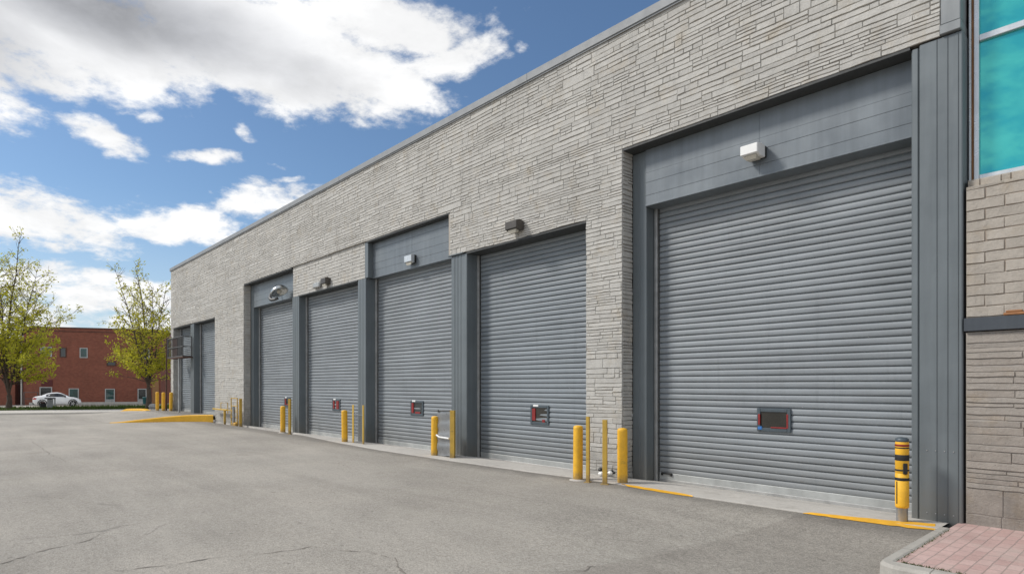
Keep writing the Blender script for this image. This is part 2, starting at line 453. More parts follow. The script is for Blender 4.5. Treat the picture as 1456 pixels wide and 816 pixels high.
# ------------------------------------------------------------------ ground
def apron_front(x):
    pts = [(-40, -.02), (-26.3, -.05), (-22, -.12), (-19.5, -.30), (-16.5, -.62), (-13.9, -.78), (-10.9, -.77), (-8.4, -.69), (-7.7, -.62), (-6.5, -.60), (-5, -.69), (-3.3, -.655), (-1.93, -.46)]
    for a, b in zip(pts, pts[1:]):
        if a[0] <= x <= b[0]:
            t = (x-a[0])/(b[0]-a[0]); return a[1]+t*(b[1]-a[1])
    return -.46
def sstep(a, b, x):
    t = max(0, min(1, (x-a)/(b-a))); return t*t*(3-2*t)
def ground_z(x, y):
    z = 0.0
    d = math.hypot(x+2.0, y+2.9)
    z -= .105*(1-sstep(.5, 3.4, d))*sstep(-.45, -1.7, y)       # dips to the gutter at the kerb
    z += .012*mnoise.noise(Vector((x*.25, y*.25, 3.1)))*sstep(-.8, -2.5, y)
    z -= .25*sstep(-57, -62, x)
    z -= .5*sstep(-.30, .15, y)*sstep(-40, -37.5, x)*sstep(6, 5, x)
    return z
def lin(a, b, s):
    n = max(1, int(round((b-a)/s))); return [a+(b-a)*i/n for i in range(n)]
xs = [-900, -400, -200, -120, -90] + lin(-80, -26, 1.5) + lin(-26, -9, .8) + lin(-9, 3, .25) + lin(3, 14, 1) + [14, 25, 60, 150, 400, 900]
ys = [-900, -400, -150, -70, -40] + lin(-30, -10, 1.5) + lin(-10, -3.6, .5) + lin(-3.6, -1.0, .2) + lin(-1.0, 1.0, .1) + [1.0, 2, 4, 7, 12, 20, 40, 80, 200, 500, 900]
mb = MB(); mb.grid([[(x, y, ground_z(x, y)) for x in xs] for y in ys], 0, True)
struct(mb.build('asphalt_yard', M['asphalt']))

# concrete apron under the doors: slopes gently inwards
mb = MB()
axs = lin(-30.0, -1.93, .35) + [-1.93]
rows = [[], [], [], [], []]
for x in axs:
    f = apron_front(x) + .018*mnoise.noise(Vector((x*2.1, 0, 0)))
    zf = ground_z(x, f)
    rows[0].append((x, f, zf-.10)); rows[1].append((x, f, zf+.010)); rows[2].append((x, f+.02, zf+.016))
    rows[3].append((x, max(f+.04, -.06), .016)); rows[4].append((x, .85, -.10))
mb.grid(rows)
struct(mb.build('concrete_apron', M['concrete']))

def ribbon(name, pts, mat, z=.006, seed=1, jit=.03, sub=.08):
    """painted stripe on the ground from a list of (x, y, half width)"""
    rnd = random.Random(seed); L = []; 
    for a, b in zip(pts, pts[1:]):
        n = max(1, int(math.hypot(b[0]-a[0], b[1]-a[1])/sub))
        for i in range(n): 
            t = i/n; L.append([a[k]+t*(b[k]-a[k]) for k in range(3)])
    L.append(list(pts[-1])); r0 = []; r1 = []
    for i, p in enumerate(L):
        q = L[min(i+1, len(L)-1)]; o = L[max(i-1, 0)]
        dx, dy = q[0]-o[0], q[1]-o[1]; l = math.hypot(dx, dy) or 1
        nx, ny = -dy/l, dx/l
        for r, s in ((r0, 1), (r1, -1)):
            w = p[2]*(1+rnd.uniform(-1, 1)*jit*6)
            jx = rnd.uniform(-1, 1)*jit*.3
            x, y = p[0]+nx*w*s+jx, p[1]+ny*w*s+jx
            r.append((x, y, z(x, y) if callable(z) else ground_z(x, y)+z))
    mb = MB(); mb.grid([r0, r1]); return struct(mb.build(name, mat))
apz = lambda x, y: ground_z(x, apron_front(x)) + .020 + (0 if y > apron_front(x) else .0)
ribbon('yellow_kerb_line', [(-6.35, -.60, .012), (-6.0, -.645, .045), (-5.4, -.685, .05), (-4.95, -.70, .015)], M['road_yellow'], lambda x, y: .022 if y > apron_front(x)-.01 else ground_z(x, y)+.007, 3)
ribbon('yellow_kerb_line', [(-3.35, -.68, .012), (-2.9, -.62, .055), (-2.5, -.55, .09), (-2.15, -.44, .15), (-1.97, -.40, .15)], M['road_yellow'], lambda x, y: .024 if y > apron_front(x)-.01 else ground_z(x, y)+.007, 4)
for i, c in enumerate([[(-7.378, -8.497), (-7.692, -8.161), (-7.889, -7.756), (-8.3, -7.5)],
          [(-6.44, -7.87), (-6.306, -7.348), (-6.247, -6.939), (-6.037, -6.412), (-6.011, -5.983)],
          [(-23.1, -7.13), (-18.52, -7.125), (-16.53, -6.996), (-15.585, -6.675)],
          [(-12.0, -8.31), (-11.44, -7.85), (-11.0, -7.6)], [(-5.71, -6.05), (-5.5, -5.78), (-5.075, -5.716), (-4.707, -5.869), (-4.3, -5.9)],
          [(-3.9, -4.9), (-3.714, -4.648), (-3.755, -4.294)], [(-9.5, -5.2), (-9.1, -4.6), (-8.7, -4.4)], [(-12.9, -3.2), (-12.1, -2.8), (-11.4, -2.9)]]):
    rnd = random.Random(60+i); P = []
    for a, b in zip(c, c[1:]):
        n = max(2, int(math.hypot(b[0]-a[0], b[1]-a[1])/.07))
        for k in range(n):
            t = k/n; w = .08*mnoise.noise(Vector((a[0]*3+t*6, i*7.7, 0))) + .02*rnd.uniform(-1, 1)
            P.append((a[0]+t*(b[0]-a[0])+w, a[1]+t*(b[1]-a[1])-w*.6, max(.0015, rnd.uniform(.001, .0045)*(.4 if (k < 2) else 1)*(1+.9*mnoise.noise(Vector((k*.13, i*3.1, 4)))))))
    ribbon('ground_crack', P, M['crack'], .004, 90+i, .05, 9)

# ramp with yellow kerb by the two farthest doors
def ramp_edge(y): # right hand edge of the ramp (x as a function of y)
    pts = [(-3.7, -31.98), (-1.73, -31.33), (-.9, -30.85), (-.05, -30.02), (.7, -30.02)]
    for a, b in zip(pts, pts[1:]):
        if a[0] <= y <= b[0]: return a[1]+(y-a[0])/(b[0]-a[0])*(b[1]-a[1])
    return -31.98 if y < -3.7 else -30.02
LK0, LK1 = (-41.9, -1.55), (-38.9, -.85)
def ramp_z(x, y):
    return ground_z(min(x, -41) if False else -45, -4) + .26*sstep(-3.9, -.4, y)*sstep(-46, -40.5, x) + .004
ryy = lin(-3.9, 0, .3) + [0, .5, .9]
mb = MB(); rows = []
for y in ryy:
    xe = ramp_edge(y); rows.append([(xe+(-46-xe)*i/14, y, ramp_z(xe+(-46-xe)*i/14, y)) for i in range(15)])
mb.grid(rows, 0, True)
struct(mb.build('ramp', M['asphalt']))
mb = MB(); rows = []
for y in lin(-3.75, -.06, .25) + [-.06]:
    x = ramp_edge(y); h = ramp_z(x, y)+.035*sstep(-3.75, -2.5, y)+.012
    rows.append([(x+.10, y-.03, -.03), (x+.09, y-.03, h-.03), (x+.05, y-.02, h), (x-.10, y, h+.004), (x-.14, y, h-.02), (x-.15, y, -.03)])
mb.grid(rows); mb.face(rows[0]); mb.face(rows[-1][::-1])
tag(mb.build('ramp_kerb', M['kerb_yellow']), 'long yellow painted kerb tapering along the edge of the ramp', 'kerb')
mb = MB()
rows = []
for i in range(13):
    t = i/12; x = LK0[0]+t*(LK1[0]-LK0[0]); y = LK0[1]+t*(LK1[1]-LK0[1]); zb = ramp_z(x, y)-.03
    h = zb + .03 + .11*sstep(0, .25, t)*sstep(1.05, .8, t)
    rows.append([(x-.05, y-.16, zb), (x-.05, y-.15, h-.02), (x, y-.12, h), (x, y+.12, h), (x, y+.15, zb)])
mb.grid(rows); mb.face(rows[0]); mb.face(rows[-1][::-1])
tag(mb.build('low_kerb', M['kerb_yellow']), 'short low yellow kerb behind the ramp near the far tree', 'kerb')

# walkway, verge
def far_x(y): return -44.6 + (y+6.97)*(2.46/5.46)*.95
mb = MB(); rows = []
Y2 = [-40, -25, -15, -10, -7, -5, -3, -2, -1.6, 0, 4, 10]
for y in Y2:
    x = far_x(max(-20, min(y, 2))); 
    rows.append([(x, y, -.02), (x-.02, y, .10), (x-.05, y, .12), (x-4.2, y, .125), (x-4.21, y, -.02)])
mb.grid(rows)
struct(mb.build('walkway', M['walkway']))
mb = MB(); rows = []
for y in Y2:
    x = far_x(max(-20, min(y, 2)))-4.23
    rows.append([(x, y, .10), (x-.6, y, .14), (x-4, y, .15), (x-7, y, .13), (x-8, y, -.1)])
mb.grid(rows, 0, True)
struct(mb.build('grass_verge', M['soil']))
rnd = random.Random(5); mb = MB()
for i in range(7000):
    y = rnd.uniform(-11, 5); x = far_x(max(-20, min(y, 2)))-4.3-rnd.random()**1.6*6.5
    h = rnd.uniform(.05, .15)*(1.5 if y > -4 else 1); a = rnd.uniform(0, 6.28); w = .025
    lx, ly = rnd.uniform(-.06, .06), rnd.uniform(-.06, .06)
    mb.face([(x-w*math.cos(a), y-w*math.sin(a), .12), (x+w*math.cos(a), y+w*math.sin(a), .12), (x+lx, y+ly, .13+h)])
tag(mb.build('grass', M['grass']), 'short green grass on the verge beyond the yard', 'grass', kind='stuff')

# paved corner with kerb (right foreground)
PX0, PX1, PY0, PZ = -1.945, 6.0, -2.55, .018
mb = MB(); mb.grid([[(PX0+.10, PY0+.15, PZ), (PX1, PY0+.15, PZ)], [(PX0+.10, .06, PZ+.004), (PX1, .06, PZ+.004)]])
struct(mb.build('paved_corner', M['paver']))
def kerb_path():
    P = [(PX0, -.42)]
    for y in lin(-.5, PY0+.22, .25): P.append((PX0, y))
    for k in range(7):
        a = math.pi + k/6*math.pi/2; P.append((PX0+.20+.20*math.cos(a), PY0+.20+.20*math.sin(a)))
    for x in lin(PX0+.26, PX1, .4): P.append((x, PY0))
    return P
mb = MB(); rows = []
KP = kerb_path()
for i, p in enumerate(KP):
    q = KP[min(i+1, len(KP)-1)]; o = KP[max(i-1, 0)]
    dx, dy = q[0]-o[0], q[1]-o[1]; l = math.hypot(dx, dy); nx, ny = dy/l, -dx/l    # outward
    nx, ny = -nx, -ny
    w = .115 if abs(dx) < abs(dy) else .17
    j = .005*mnoise.noise(Vector((p[0]*3, p[1]*3, 5)))
    top = PZ+.012+j
    def at(d, z): return (p[0]+nx*d, p[1]+ny*d, z)
    rows.append([at(-.012, -.25), at(-.004, top-.03), at(.02, top), at(w-.02, top+.002), at(w, top-.008), at(w, -.2)])
mb.grid(rows); mb.face(rows[0]); mb.face(rows[-1][::-1])
tag(mb.build('kerb', M['kerb']), 'grey concrete kerb turning around the pink brick paving', 'kerb')
rnd = random.Random(8); mb = MB()
for i in range(420):
    if i < 300: x = PX0+.14+abs(rnd.gauss(0, .25))+.02; y = PY0+.182+rnd.gauss(0, .012)
    else: x = PX0+.124+rnd.gauss(0, .008); y = rnd.uniform(-2.3, -.5)
    h = rnd.uniform(.008, .035); a = rnd.uniform(0, 6.28); w = .004
    mb.face([(x-w*math.cos(a), y-w*math.sin(a), PZ), (x+w*math.cos(a), y+w*math.sin(a), PZ), (x+rnd.uniform(-.03, .03), y+rnd.uniform(-.03, .03), PZ+h)])
tag(mb.build('weeds', M['grass']), 'thin green weeds in the joint between kerb and pink paving', 'weeds', kind='stuff')

# ------------------------------------------------------------------ warehouse
WH = empty('warehouse', (-20, 4, 0), 'long warehouse of grey painted stone with seven grey roller doors', 'warehouse')
XL, XR, ZR = -37.75, -2.02, 8.00
HOLES = [(-37.24, -29.99, -2, 4.77), (-26.19, -11.93, -2, 5.82), (-11.94, -7.64, -2, 4.757), (-6.79, 0, -2, 5.865)]

def subtract(r, h):
    x0, x1, z0, z1 = r; a0, a1, b0, b1 = h
    if x1 <= a0 or x0 >= a1 or z1 <= b0 or z0 >= b1: return [r]
    out = []
    if x0 < a0: out.append((x0, a0, z0, z1))
    if x1 > a1: out.append((a1, x1, z0, z1))
    xa, xb = max(x0, a0), min(x1, a1)
    if z0 < b0: out.append((xa, xb, z0, b0))
    if z1 > b1: out.append((xa, xb, b1, z1))
    return out

def stone(mb, rnd, u0, u1, v0, v1, place, wave, gap, proud, joint_depth=.010):
    g = gap*rnd.uniform(.35, 1.15); gv = gap*rnd.choice([.04, .08, .15, .3, .8])
    u0 += gv/2; u1 -= gv/2; v0 += g/2; v1 -= g/2
    if u1-u0 < .02 or v1-v0 < .018: return
    n = max(1, int((u1-u0)/.11))
    d = rnd.uniform(0, proud); tilt = rnd.uniform(-.002, .005); b = min(.010, (v1-v0)*.2)
    j = lambda s: rnd.uniform(-s, s)
    top_o, top_i, bot_i, bot_o = [], [], [], []
    for i in range(n+1):
        u = u0+(u1-u0)*i/n
        ui = min(max(u, u0+b*.7), u1-b*.7)
        jt, jb, jd = j(.004), j(.005), j(.003)
        w = wave(u, v0)
        w2 = wave(u, v1)
        top_o.append(place(u, v1+w2+jt, -joint_depth)); top_i.append(place(ui, v1-b+w2+jt, d-tilt+jd))
        bot_i.append(place(ui, v0+b*.5+w+jb, d+tilt+jd)); bot_o.append(place(u, v0+w+jb, -joint_depth))
    mb.grid([bot_o, bot_i, top_i, top_o])
    mb.face([bot_o[0], bot_i[0], top_i[0], top_o[0]]); mb.face([bot_o[-1], top_o[-1], top_i[-1], bot_i[-1]])

def ledge_wall(mb, rnd, u0, u1, v0, v1, holes, place, band=.172, gap=.0052, proud=.009, wamp=.020):
    wave = lambda u, v: wamp*mnoise.noise(Vector((u*.45, v*1.3, 2.2))) + wamp*.35*mnoise.noise(Vector((u*2.3, v*4, 7.7)))
    def clampwave(u, v):
        return wave(u, v)
    v = v0
    while v < v1-.02:
        hb = band*rnd.uniform(.82, 1.18)
        if v+hb > v1-.06: hb = v1-v
        u = u0-rnd.uniform(0, .5)
        while u < u1:
            L = rnd.choice([.35, .6, .9, 1.4, 2.0])*rnd.uniform(.8, 1.2)
            a, b = max(u, u0), min(u+L, u1); u += L
            if b-a < .03: continue
            r = rnd.random()
            if r < .05: cuts = [0, 1]
            elif r < .74: cuts = [0, rnd.uniform(.40, .60), 1]
            else: cuts = [0, rnd.uniform(.28, .36), rnd.uniform(.60, .70), 1]
            for c0, c1 in zip(cuts, cuts[1:]):
                z0, z1 = v+hb*c0, v+hb*c1
                x = a
                while x < b:
                    sl = rnd.choice([.16, .26, .36, .5, .7, .95])*rnd.uniform(.85, 1.15)
                    if b-(x+sl) < .10: sl = b-x
                    rs = [(x, x+sl, z0, z1)]
                    for h in holes: rs = [q for s in rs for q in subtract(s, h)]
                    for q in rs: stone(mb, rnd, *q, place, clampwave, gap, proud)
                    x += sl
        v += hb

def running_bond(mb, rnd, u0, u1, v0, v1, place, L, hgt, gap, proud):
    row = 0; v = v0
    while v < v1-.02:
        z1 = min(v+hgt, v1); x = u0-(row % 2)*L/2
        while x < u1:
            a, b = max(x, u0), min(x+L, u1)
            if b-a > .02: stone(mb, rnd, a, b, v, z1, place, lambda u, w: .002*mnoise.noise(Vector((u*2, w*2, 1))), gap, proud, .010)
            x += L*rnd.uniform(.97, 1.03)
        v += hgt; row += 1

rnd = random.Random(11)
front = lambda y0: (lambda u, v, d: (u, y0-d, v))
mb = MB()
ledge_wall(mb, rnd, XL, XR, -.25, ZR-.06, HOLES, front(0))
# reveals that face the camera side (left jambs of the two deep bays) and the wall end
ledge_wall(mb, rnd, 0.02, .30, -.25, 5.86, [], lambda u, v, d: (-6.79+d, u, v))
ledge_wall(mb, rnd, 0.02, .27, -.25, 5.82, [], lambda u, v, d: (-26.19+d, u, v))
ledge_wall(mb, rnd, 0.02, .36, -.25, 4.77, [], lambda u, v, d: (-37.24+d, u, v))
# backing: the wall's body, split into blocks round the openings
def body(x0, x1, z0, z1, ya=.0096, yb=.29): mb.box(x0, x1, ya, yb, z0, z1, 1)
body(XL+.01, -37.255, -.3, 4.765); body(XL+.01, -26.2, 4.785, ZR-.02); body(-29.975, -26.205, -.3, 4.78)
body(-26.195, -12.0, 5.835, ZR-.02); body(-11.995, -6.81, 4.772, ZR-.02); body(-7.625, -6.808, -.3, 4.77); body(-6.805, XR-.005, 5.88, ZR-.02)
wall = mb.build('stone_wall', [M['stone'], M['joint']], WH)
# recessed infill over the fourth door
mb = MB()
running_bond(mb, rnd, -21.32, -16.15, 4.775, 5.83, front(.055), .46, .098, .0042, .006)
mb.box(-21.315, -16.155, .065, .34, 4.785, 5.83, 1)
o = mb.build('stone_infill', [M['stone'], M['joint']], WH); o['label'] = 'slightly recessed painted brick panel above a lower door'
# end, back walls and roof
mb = MB()
mb.box(XL, XL+.25, .30, 26, -.3, ZR-.03); mb.box(XL+.25, 3.8, 25.75, 26, -.3, ZR-.03)
mb.build('rear_wall', M['stone'], WH)
mb = MB(); mb.box(XL+.01, -1.85, .31, 25.7, 7.72, 7.86)
mb.build('roof', M['roofing'], WH)
mb = MB()
for a, b in ((XL-.05, -27.4), (-27.395, -17.6), (-17.595, -9.2), (-9.195, XR-.002)):
    mb.box(a, b, -.055, .33, ZR-.055, ZR+.095, 0, .003)
    mb.box(a, b, -.035, -.022, ZR-.085, ZR-.056, 0)
mb.build('roof_coping', M['coping'], WH)

# soffits of the openings
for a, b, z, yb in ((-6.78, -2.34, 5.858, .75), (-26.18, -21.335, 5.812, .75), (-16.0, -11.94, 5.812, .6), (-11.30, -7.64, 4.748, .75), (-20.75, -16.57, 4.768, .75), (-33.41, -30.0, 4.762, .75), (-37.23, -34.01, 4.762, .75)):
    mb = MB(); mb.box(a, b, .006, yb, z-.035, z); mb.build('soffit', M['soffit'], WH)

# headers: boarded panels over three taller bays
def header(x0, x1, y, zb, zt, joints, seams, label=None):
    mb = MB(); zs = [zb+.0]+joints+[zt]
    cuts = [x0]+seams+[x1]
    for i in range(len(zs)-1):
        for a, b in zip(cuts, cuts[1:]):
            k = .004*((i*7+int(a*13)) % 3)/2
            mb.box(a+.001, b-.001, y-k, y+.04, zs[i]+.0016, zs[i+1]-.0016, 0, .0015)
    mb.box(x0, x1, y+.02, y+.60, zb+.01, zt, 1)
    o = mb.build('header_panel', [M['header'], M['seam']], WH)
    if label: o['label'] = label
    mb = MB()
    mb.box(x0, x1, y-.012, y+.36, zb-.03, zb+.008, 0, .004)
    mb.build('header_trim', M['header'], o)
    return o
header(-6.48, -2.2, .27, 4.85, 5.82, [5.01, 5.236, 5.41], [-4.40])
header(-15.95, -11.90, .20, 4.79, 5.77, [4.99, 5.19, 5.39, 5.59], [-13.9])
header(-25.88, -21.30, .30, 4.88, 5.77, [5.09, 5.30, 5.51], [-23.6])

# piers and jambs clad in grey sheet
def pier(x0, x1, zt, yb, yf=.028, ribs=(), zb=-.2, cap=True, label=None, mat=None):
    mb = MB()
    mb.box(x0, x1, yf, yb, zb, zt, 0, .012)
    for x, w in ribs: mb.box(x-w/2, x+w/2, yf-.007, yf+.01, zb, zt-.01, 0, .003)
    o = mb.build('pier', mat or M['clad'], WH)
    if label: o['label'] = label
    mb = MB()
    for x, w in ribs: mb.box(x+w/2, x+w/2+.004, yf-.002, yf+.006, zb, zt-.01, 0)
    if ribs: mb.build('seam', M['seam'], o)
    return o
pier(-2.33, -2.252, 5.83, .75, ribs=())
P = pier(-2.244, -1.80, 5.85, .42, .016, [(-2.06, .006), (-1.95, .006), (-1.845, .006)], label='widest grey clad pier at the right end')
for x in (-2.16, -2.07, -1.98, -1.89):
    for z in (.86, .10):
        mb = MB(); mb.box(x-.006, x+.006, .008, .02, z-.006, z+.006, 0, .002); mb.build('rivet', M['rail'], P)
mb = MB(); mb.box(-2.015, -1.815, -.012, .30, 5.98, 8.30, 0, .01); mb.box(-2.02, -1.81, -.030, .31, 5.862, 5.975, 0, .008)
mb.build('upper_column', M['cladup'], WH)
pier(-11.925, -11.315, 4.742, .47, .030, [(-11.80, .05), (-11.66, .012), (-11.56, .05)])
mb = MB(); mb.box(-12.0, -11.42, -.02, .06, 4.744, 4.772, 0, .004); mb.build('pier_cap', M['clad'], WH)
pier(-16.555, -16.075, 4.765, .46, .030, [(-16.44, .05), (-16.25, .03)])
mb = MB(); mb.box(-16.145, -15.955, .035, .40, 4.772, 5.80, 0, .008); mb.build('jamb_post', M['clad'], WH)
pier(-21.325, -20.76, 4.765, .40, .030, [(-21.22, .05), (-21.08, .02), (-20.93, .04)])
pier(-34.0, -33.43, 4.75, .42, .020, [(-33.8, .05), (-33.6, .03)], zb=0)
mb = MB(); mb.box(-37.235, -37.05, .36, .55, 0, 4.75, 0, .01); mb.build('jamb_post', M['clad'], WH)
mb = MB(); mb.box(-6.785, -6.485, .30, .66, -.2, 5.82, 0, .01); mb.box(-6.64, -6.625, .288, .31, -.1, 5.60, 0, .004)
mb.build('jamb_post', M['clad'], WH)
mb = MB(); mb.box(-26.185, -25.885, .28, .66, -.2, 5.77, 0, .01); mb.box(-26.05, -26.03, .27, .29, -.1, 5.6, 0, .004)
mb.build('jamb_post', M['clad'], WH)

# roller doors
def slat_profile():
    return [(0, .002), (.035, .012), (.12, .0175), (.32, .0205), (.55, .0205), (.74, .0170), (.845, .011), (.875, .0), (.895, -.016), (.985, -.016)]
def roller_door(x0, x1, zb, zt, y, mat, seed, rail_l=True, rail_r=False, window=None, pitch=.1015, label=None):
    rnd = random.Random(seed); mb = MB()
    n = int((zt-zb-.16)/pitch); nx = max(6, int((x1-x0)/.35))
    us = [x0+(x1-x0)*i/nx for i in range(nx+1)]
    rows = []
    for k in range(n+1):
        for t, d in slat_profile():
            z = zb+.15+(k+t)*pitch
            if z > zt: break
            rows.append([(u, y-d-.011*mnoise.noise(Vector((u*.8, z*1.6, seed))) - .005*mnoise.noise(Vector((u*2.2, k*3.3, seed))),
                          z+.006*mnoise.noise(Vector((u*.5, k*.7, seed+5)))) for u in us])
    mb.grid(rows, 0, True)
    o = mb.build('roller_door', mat, WH)
    if label: o['label'] = label
    mb = MB(); mb.box(x0, x1, y-.030, y+.01, zb+.035, zb+.155, 0, .008); mb.box(x0, x1, y-.036, y+.01, zb-.02, zb+.045, 1, .006)
    mb.build('bottom_bar', [M['bar'], M['rail']], o)
    if rail_l:
        mb = MB(); mb.box(x0-.005, x0+.050, y-.10, y+.02, zb-.02, zt, 0, .005); mb.box(x0+.050, x0+.060, y-.05, y-.030, zb-.02, zt, 1)
        mb.build('guide_rail', [M['rail'], M['black']], o)
    if rail_r:
        mb = MB(); mb.box(x1-.035, x1, y-.085, y+.02, zb-.02, zt, 0, .005)
        mb.build('guide_rail', [M['rail']], o)
    if window:
        wx0, wx1, wz0, wz1, style = window
        t = .055; yy = y-.045
        mb = MB()
        mb.box(wx0, wx0+t, yy, y+.01, wz0, wz1, 0, .006); mb.box(wx1-t, wx1, yy, y+.01, wz0, wz1, 0, .006)
        mb.box(wx0+t, wx1-t, yy+.002, y+.01, wz0, wz0+t, 0, .006); mb.box(wx0+t, wx1-t, yy+.002, y+.01, wz1-t, wz1, 0, .006)
        mb.build('window_frame', M['panelframe'], o)
        mb = MB(); mb.box(wx0+t*.9, wx1-t*.9, yy+.022, y+.012, wz0+t*.9, wz1-t*.9)
        mb.build('window_pane', M['dirtyglass'] if style != 1 else M['glass'], o)
        tapes = {0: [(wx0+.018, wx0+.055, yy-.004, wz0+.10, wz1-.09), (wx1-.065, wx1-.035, yy-.004, wz0+.06, wz1-.08), (wx0+.22, wx1-.06, yy-.003, wz0+.055, wz0+.075)],
                 2: [(wx0+.03, wx0+.15, yy+.004, wz0+.08, wz1-.07), (wx1-.20, wx1-.12, yy+.004, wz0+.05, wz0+.11)],
                 1: [(wx0+.03, wx0+.15, yy+.004, wz0+.06, wz1-.06), (wx0+.22, wx1-.14, yy+.004, wz0+.05, wz0+.10)],
                 3: [(wx0+.03, wx0+.15, yy+.004, wz0+.06, wz1-.06), (wx1-.26, wx1-.10, yy+.004, wz0+.05, wz1-.05)]}[style]
        for a0, a1, yt, b0, b1 in tapes:
            mb = MB(); mb.box(a0, a1, yt, yy+.03, b0, b1, 0, .004); mb.build('warning_tape', M['red'], o)
        if style == 0:
            mb = MB(); mb.box(wx0+.012, wx0+.085, yy-.005, yy+.02, wz0+.022, wz0+.075, 0, .008); mb.build('sticker', M['blue'], o)
        else:
            mb = MB(); mb.box(wx0+.09, wx0+.25, yy-.006, yy+.02, wz1-.03, wz1+.012, 0, .006); mb.build('sticker', M['white'], o)
    return o
d1 = roller_door(-6.47, -2.20, -.06, 4.96, .62, M['shutter'], 1, window=(-4.59, -4.06, .935, 1.294, 0), label='largest roller door, with a framed vision window')
mb = MB(); mb.box(-6.36, -6.14, .55, .60, .075, .10, 0, .008); mb.box(-6.36, -6.33, .56, .60, .05, .08); mb.box(-6.17, -6.14, .56, .60, .05, .08)
mb.build('lift_handle', M['black'], d1)
roller_door(-11.33, -7.60, -.075, 4.78, .44, M['shutter2'], 2, window=(-9.565, -9.01, .82, 1.23, 2))
roller_door(-16.07, -11.85, -.075, 4.90, .43, M['shutter'], 3, window=(-14.27, -13.66, .845, 1.24, 1))
roller_door(-20.765, -16.45, -.07, 4.82, .37, M['shutter'], 4, window=(-18.84, -18.30, .836, 1.211, 3))
roller_door(-25.885, -21.20, -.07, 4.95, .60, M['shutter'], 5, window=(-23.38, -22.84, .85, 1.20, 1))
roller_door(-33.435, -29.90, .22, 4.80, .40, M['shutter2'], 6, rail_l=True)
roller_door(-37.06, -33.90, .22, 4.80, .40, M['shutter2'], 7, rail_l=True)

# ------------------------------------------------------------------ adjoining building on the right
AB = empty('office_building', (1, 4, 0), 'beige block building with cyan mirrored window beside the warehouse', 'building')
rnd = random.Random(21)
WX0, WX1 = -1.775, 6.0
mb = MB()
running_bond(mb, rnd, WX0, WX1, 2.45, 3.99, front(.05), .36, .125, .0065, .004)
mb.box(WX0, WX1, .058, .60, 2.44, 3.985, 1)
# soldier course under the window
x = WX0
while x < WX1:
    w = rnd.choice([.09, .12, .2]); stone(mb, rnd, x, min(x+w, WX1), 3.99, 4.09, front(.12), lambda u, v: 0, .010, .006, .01); x += w
mb.box(WX0, WX1, .13, .60, 3.99, 4.085, 1)
mb.build('block_wall', [M['block'], M['blockjoint']], AB)
mb = MB()
v = -.15; row = 0
while v < 2.27:
    h = .30 if v < .16 else rnd.choice([.05, .06, .075, .09, .12]); z1 = min(v+h, 2.275); x = WX0-rnd.uniform(0, .4)
    while x < WX1:
        L = rnd.uniform(.45, 1.1) if h < .25 else rnd.uniform(.5, .8)
        a, b = max(x, WX0), min(x+L, WX1)
        if b-a > .03: stone(mb, rnd, a, b, v, z1, front(.045), lambda u, w: .006*mnoise.noise(Vector((u, w*2, 3))), .006, .010, .006)
        x += L
    v += h; row += 1
mb.box(WX0, WX1, .0505, .60, -.2, 2.275, 1)
o = mb.build('plinth_wall', [M['split'], M['splitjoint']], AB); o['label'] = 'rough brown split block lower wall'
mb = MB(); mb.box(-1.788, WX1, -.005, .30, 2.285, 2.44, 0, .006); mb.build('band', M['slate'], AB)
mb = MB(); mb.box(-1.42, -1.22, .0, .05, 2.443, 2.475, 0, .008); mb.box(-1.40, -1.25, .005, .05, 2.475, 2.50, 0, .008)
mb.build('rusty_bracket', M['rust'], AB)
# window: frame, rust stained sealant, panes
WY = .30
fr = MB()
for x in (WX0+.035, .42, 2.6, 4.8): fr.box(x, x+.05, WY-.05, WY+.06, 4.10, 8.2, 0, .006)
for z0, z1 in ((4.10, 4.165), (5.76, 5.835), (7.45, 7.52), (8.14, 8.2)):
    for xa, xb in ((WX0+.085, .42), (.47, 2.6), (2.65, 4.8), (4.85, WX1)): fr.box(xa, xb, WY-.045, WY+.06, z0, z1, 0, .006)
fo = fr.build('window_frame', M['alu'], AB)
mb = MB(); mb.box(WX0+.012, WX0+.034, WY-.03, WY+.06, 4.09, 8.2, 0, .004); mb.build('sealant_strip', M['rust'], fo)
mb = MB(); mb.box(WX0-.012, WX0+.011, WY-.06, WY+.06, 4.09, 8.2, 0, .003); mb.build('edge_strip', M['alu'], fo)
for z0, z1 in ((4.16, 5.765), (5.83, 7.455), (7.515, 8.145)):
    for xa, xb in ((WX0+.08, .425), (.465, 2.605), (2.645, 4.805), (4.845, WX1)):
        mb = MB(); mb.box(xa, xb, WY, WY+.02, z0, z1); mb.build('window_pane', M['cyan'], fo)
mb = MB(); mb.box(WX0, WX1, .40, .60, 4.09, 8.25); mb.box(WX0+.2, WX1, .60, 25, 8.0, 8.2)
mb.box(WX1-.2, WX1, .60, 25, -.2, 8.0)
mb.build('back_structure', M['slate'], AB)

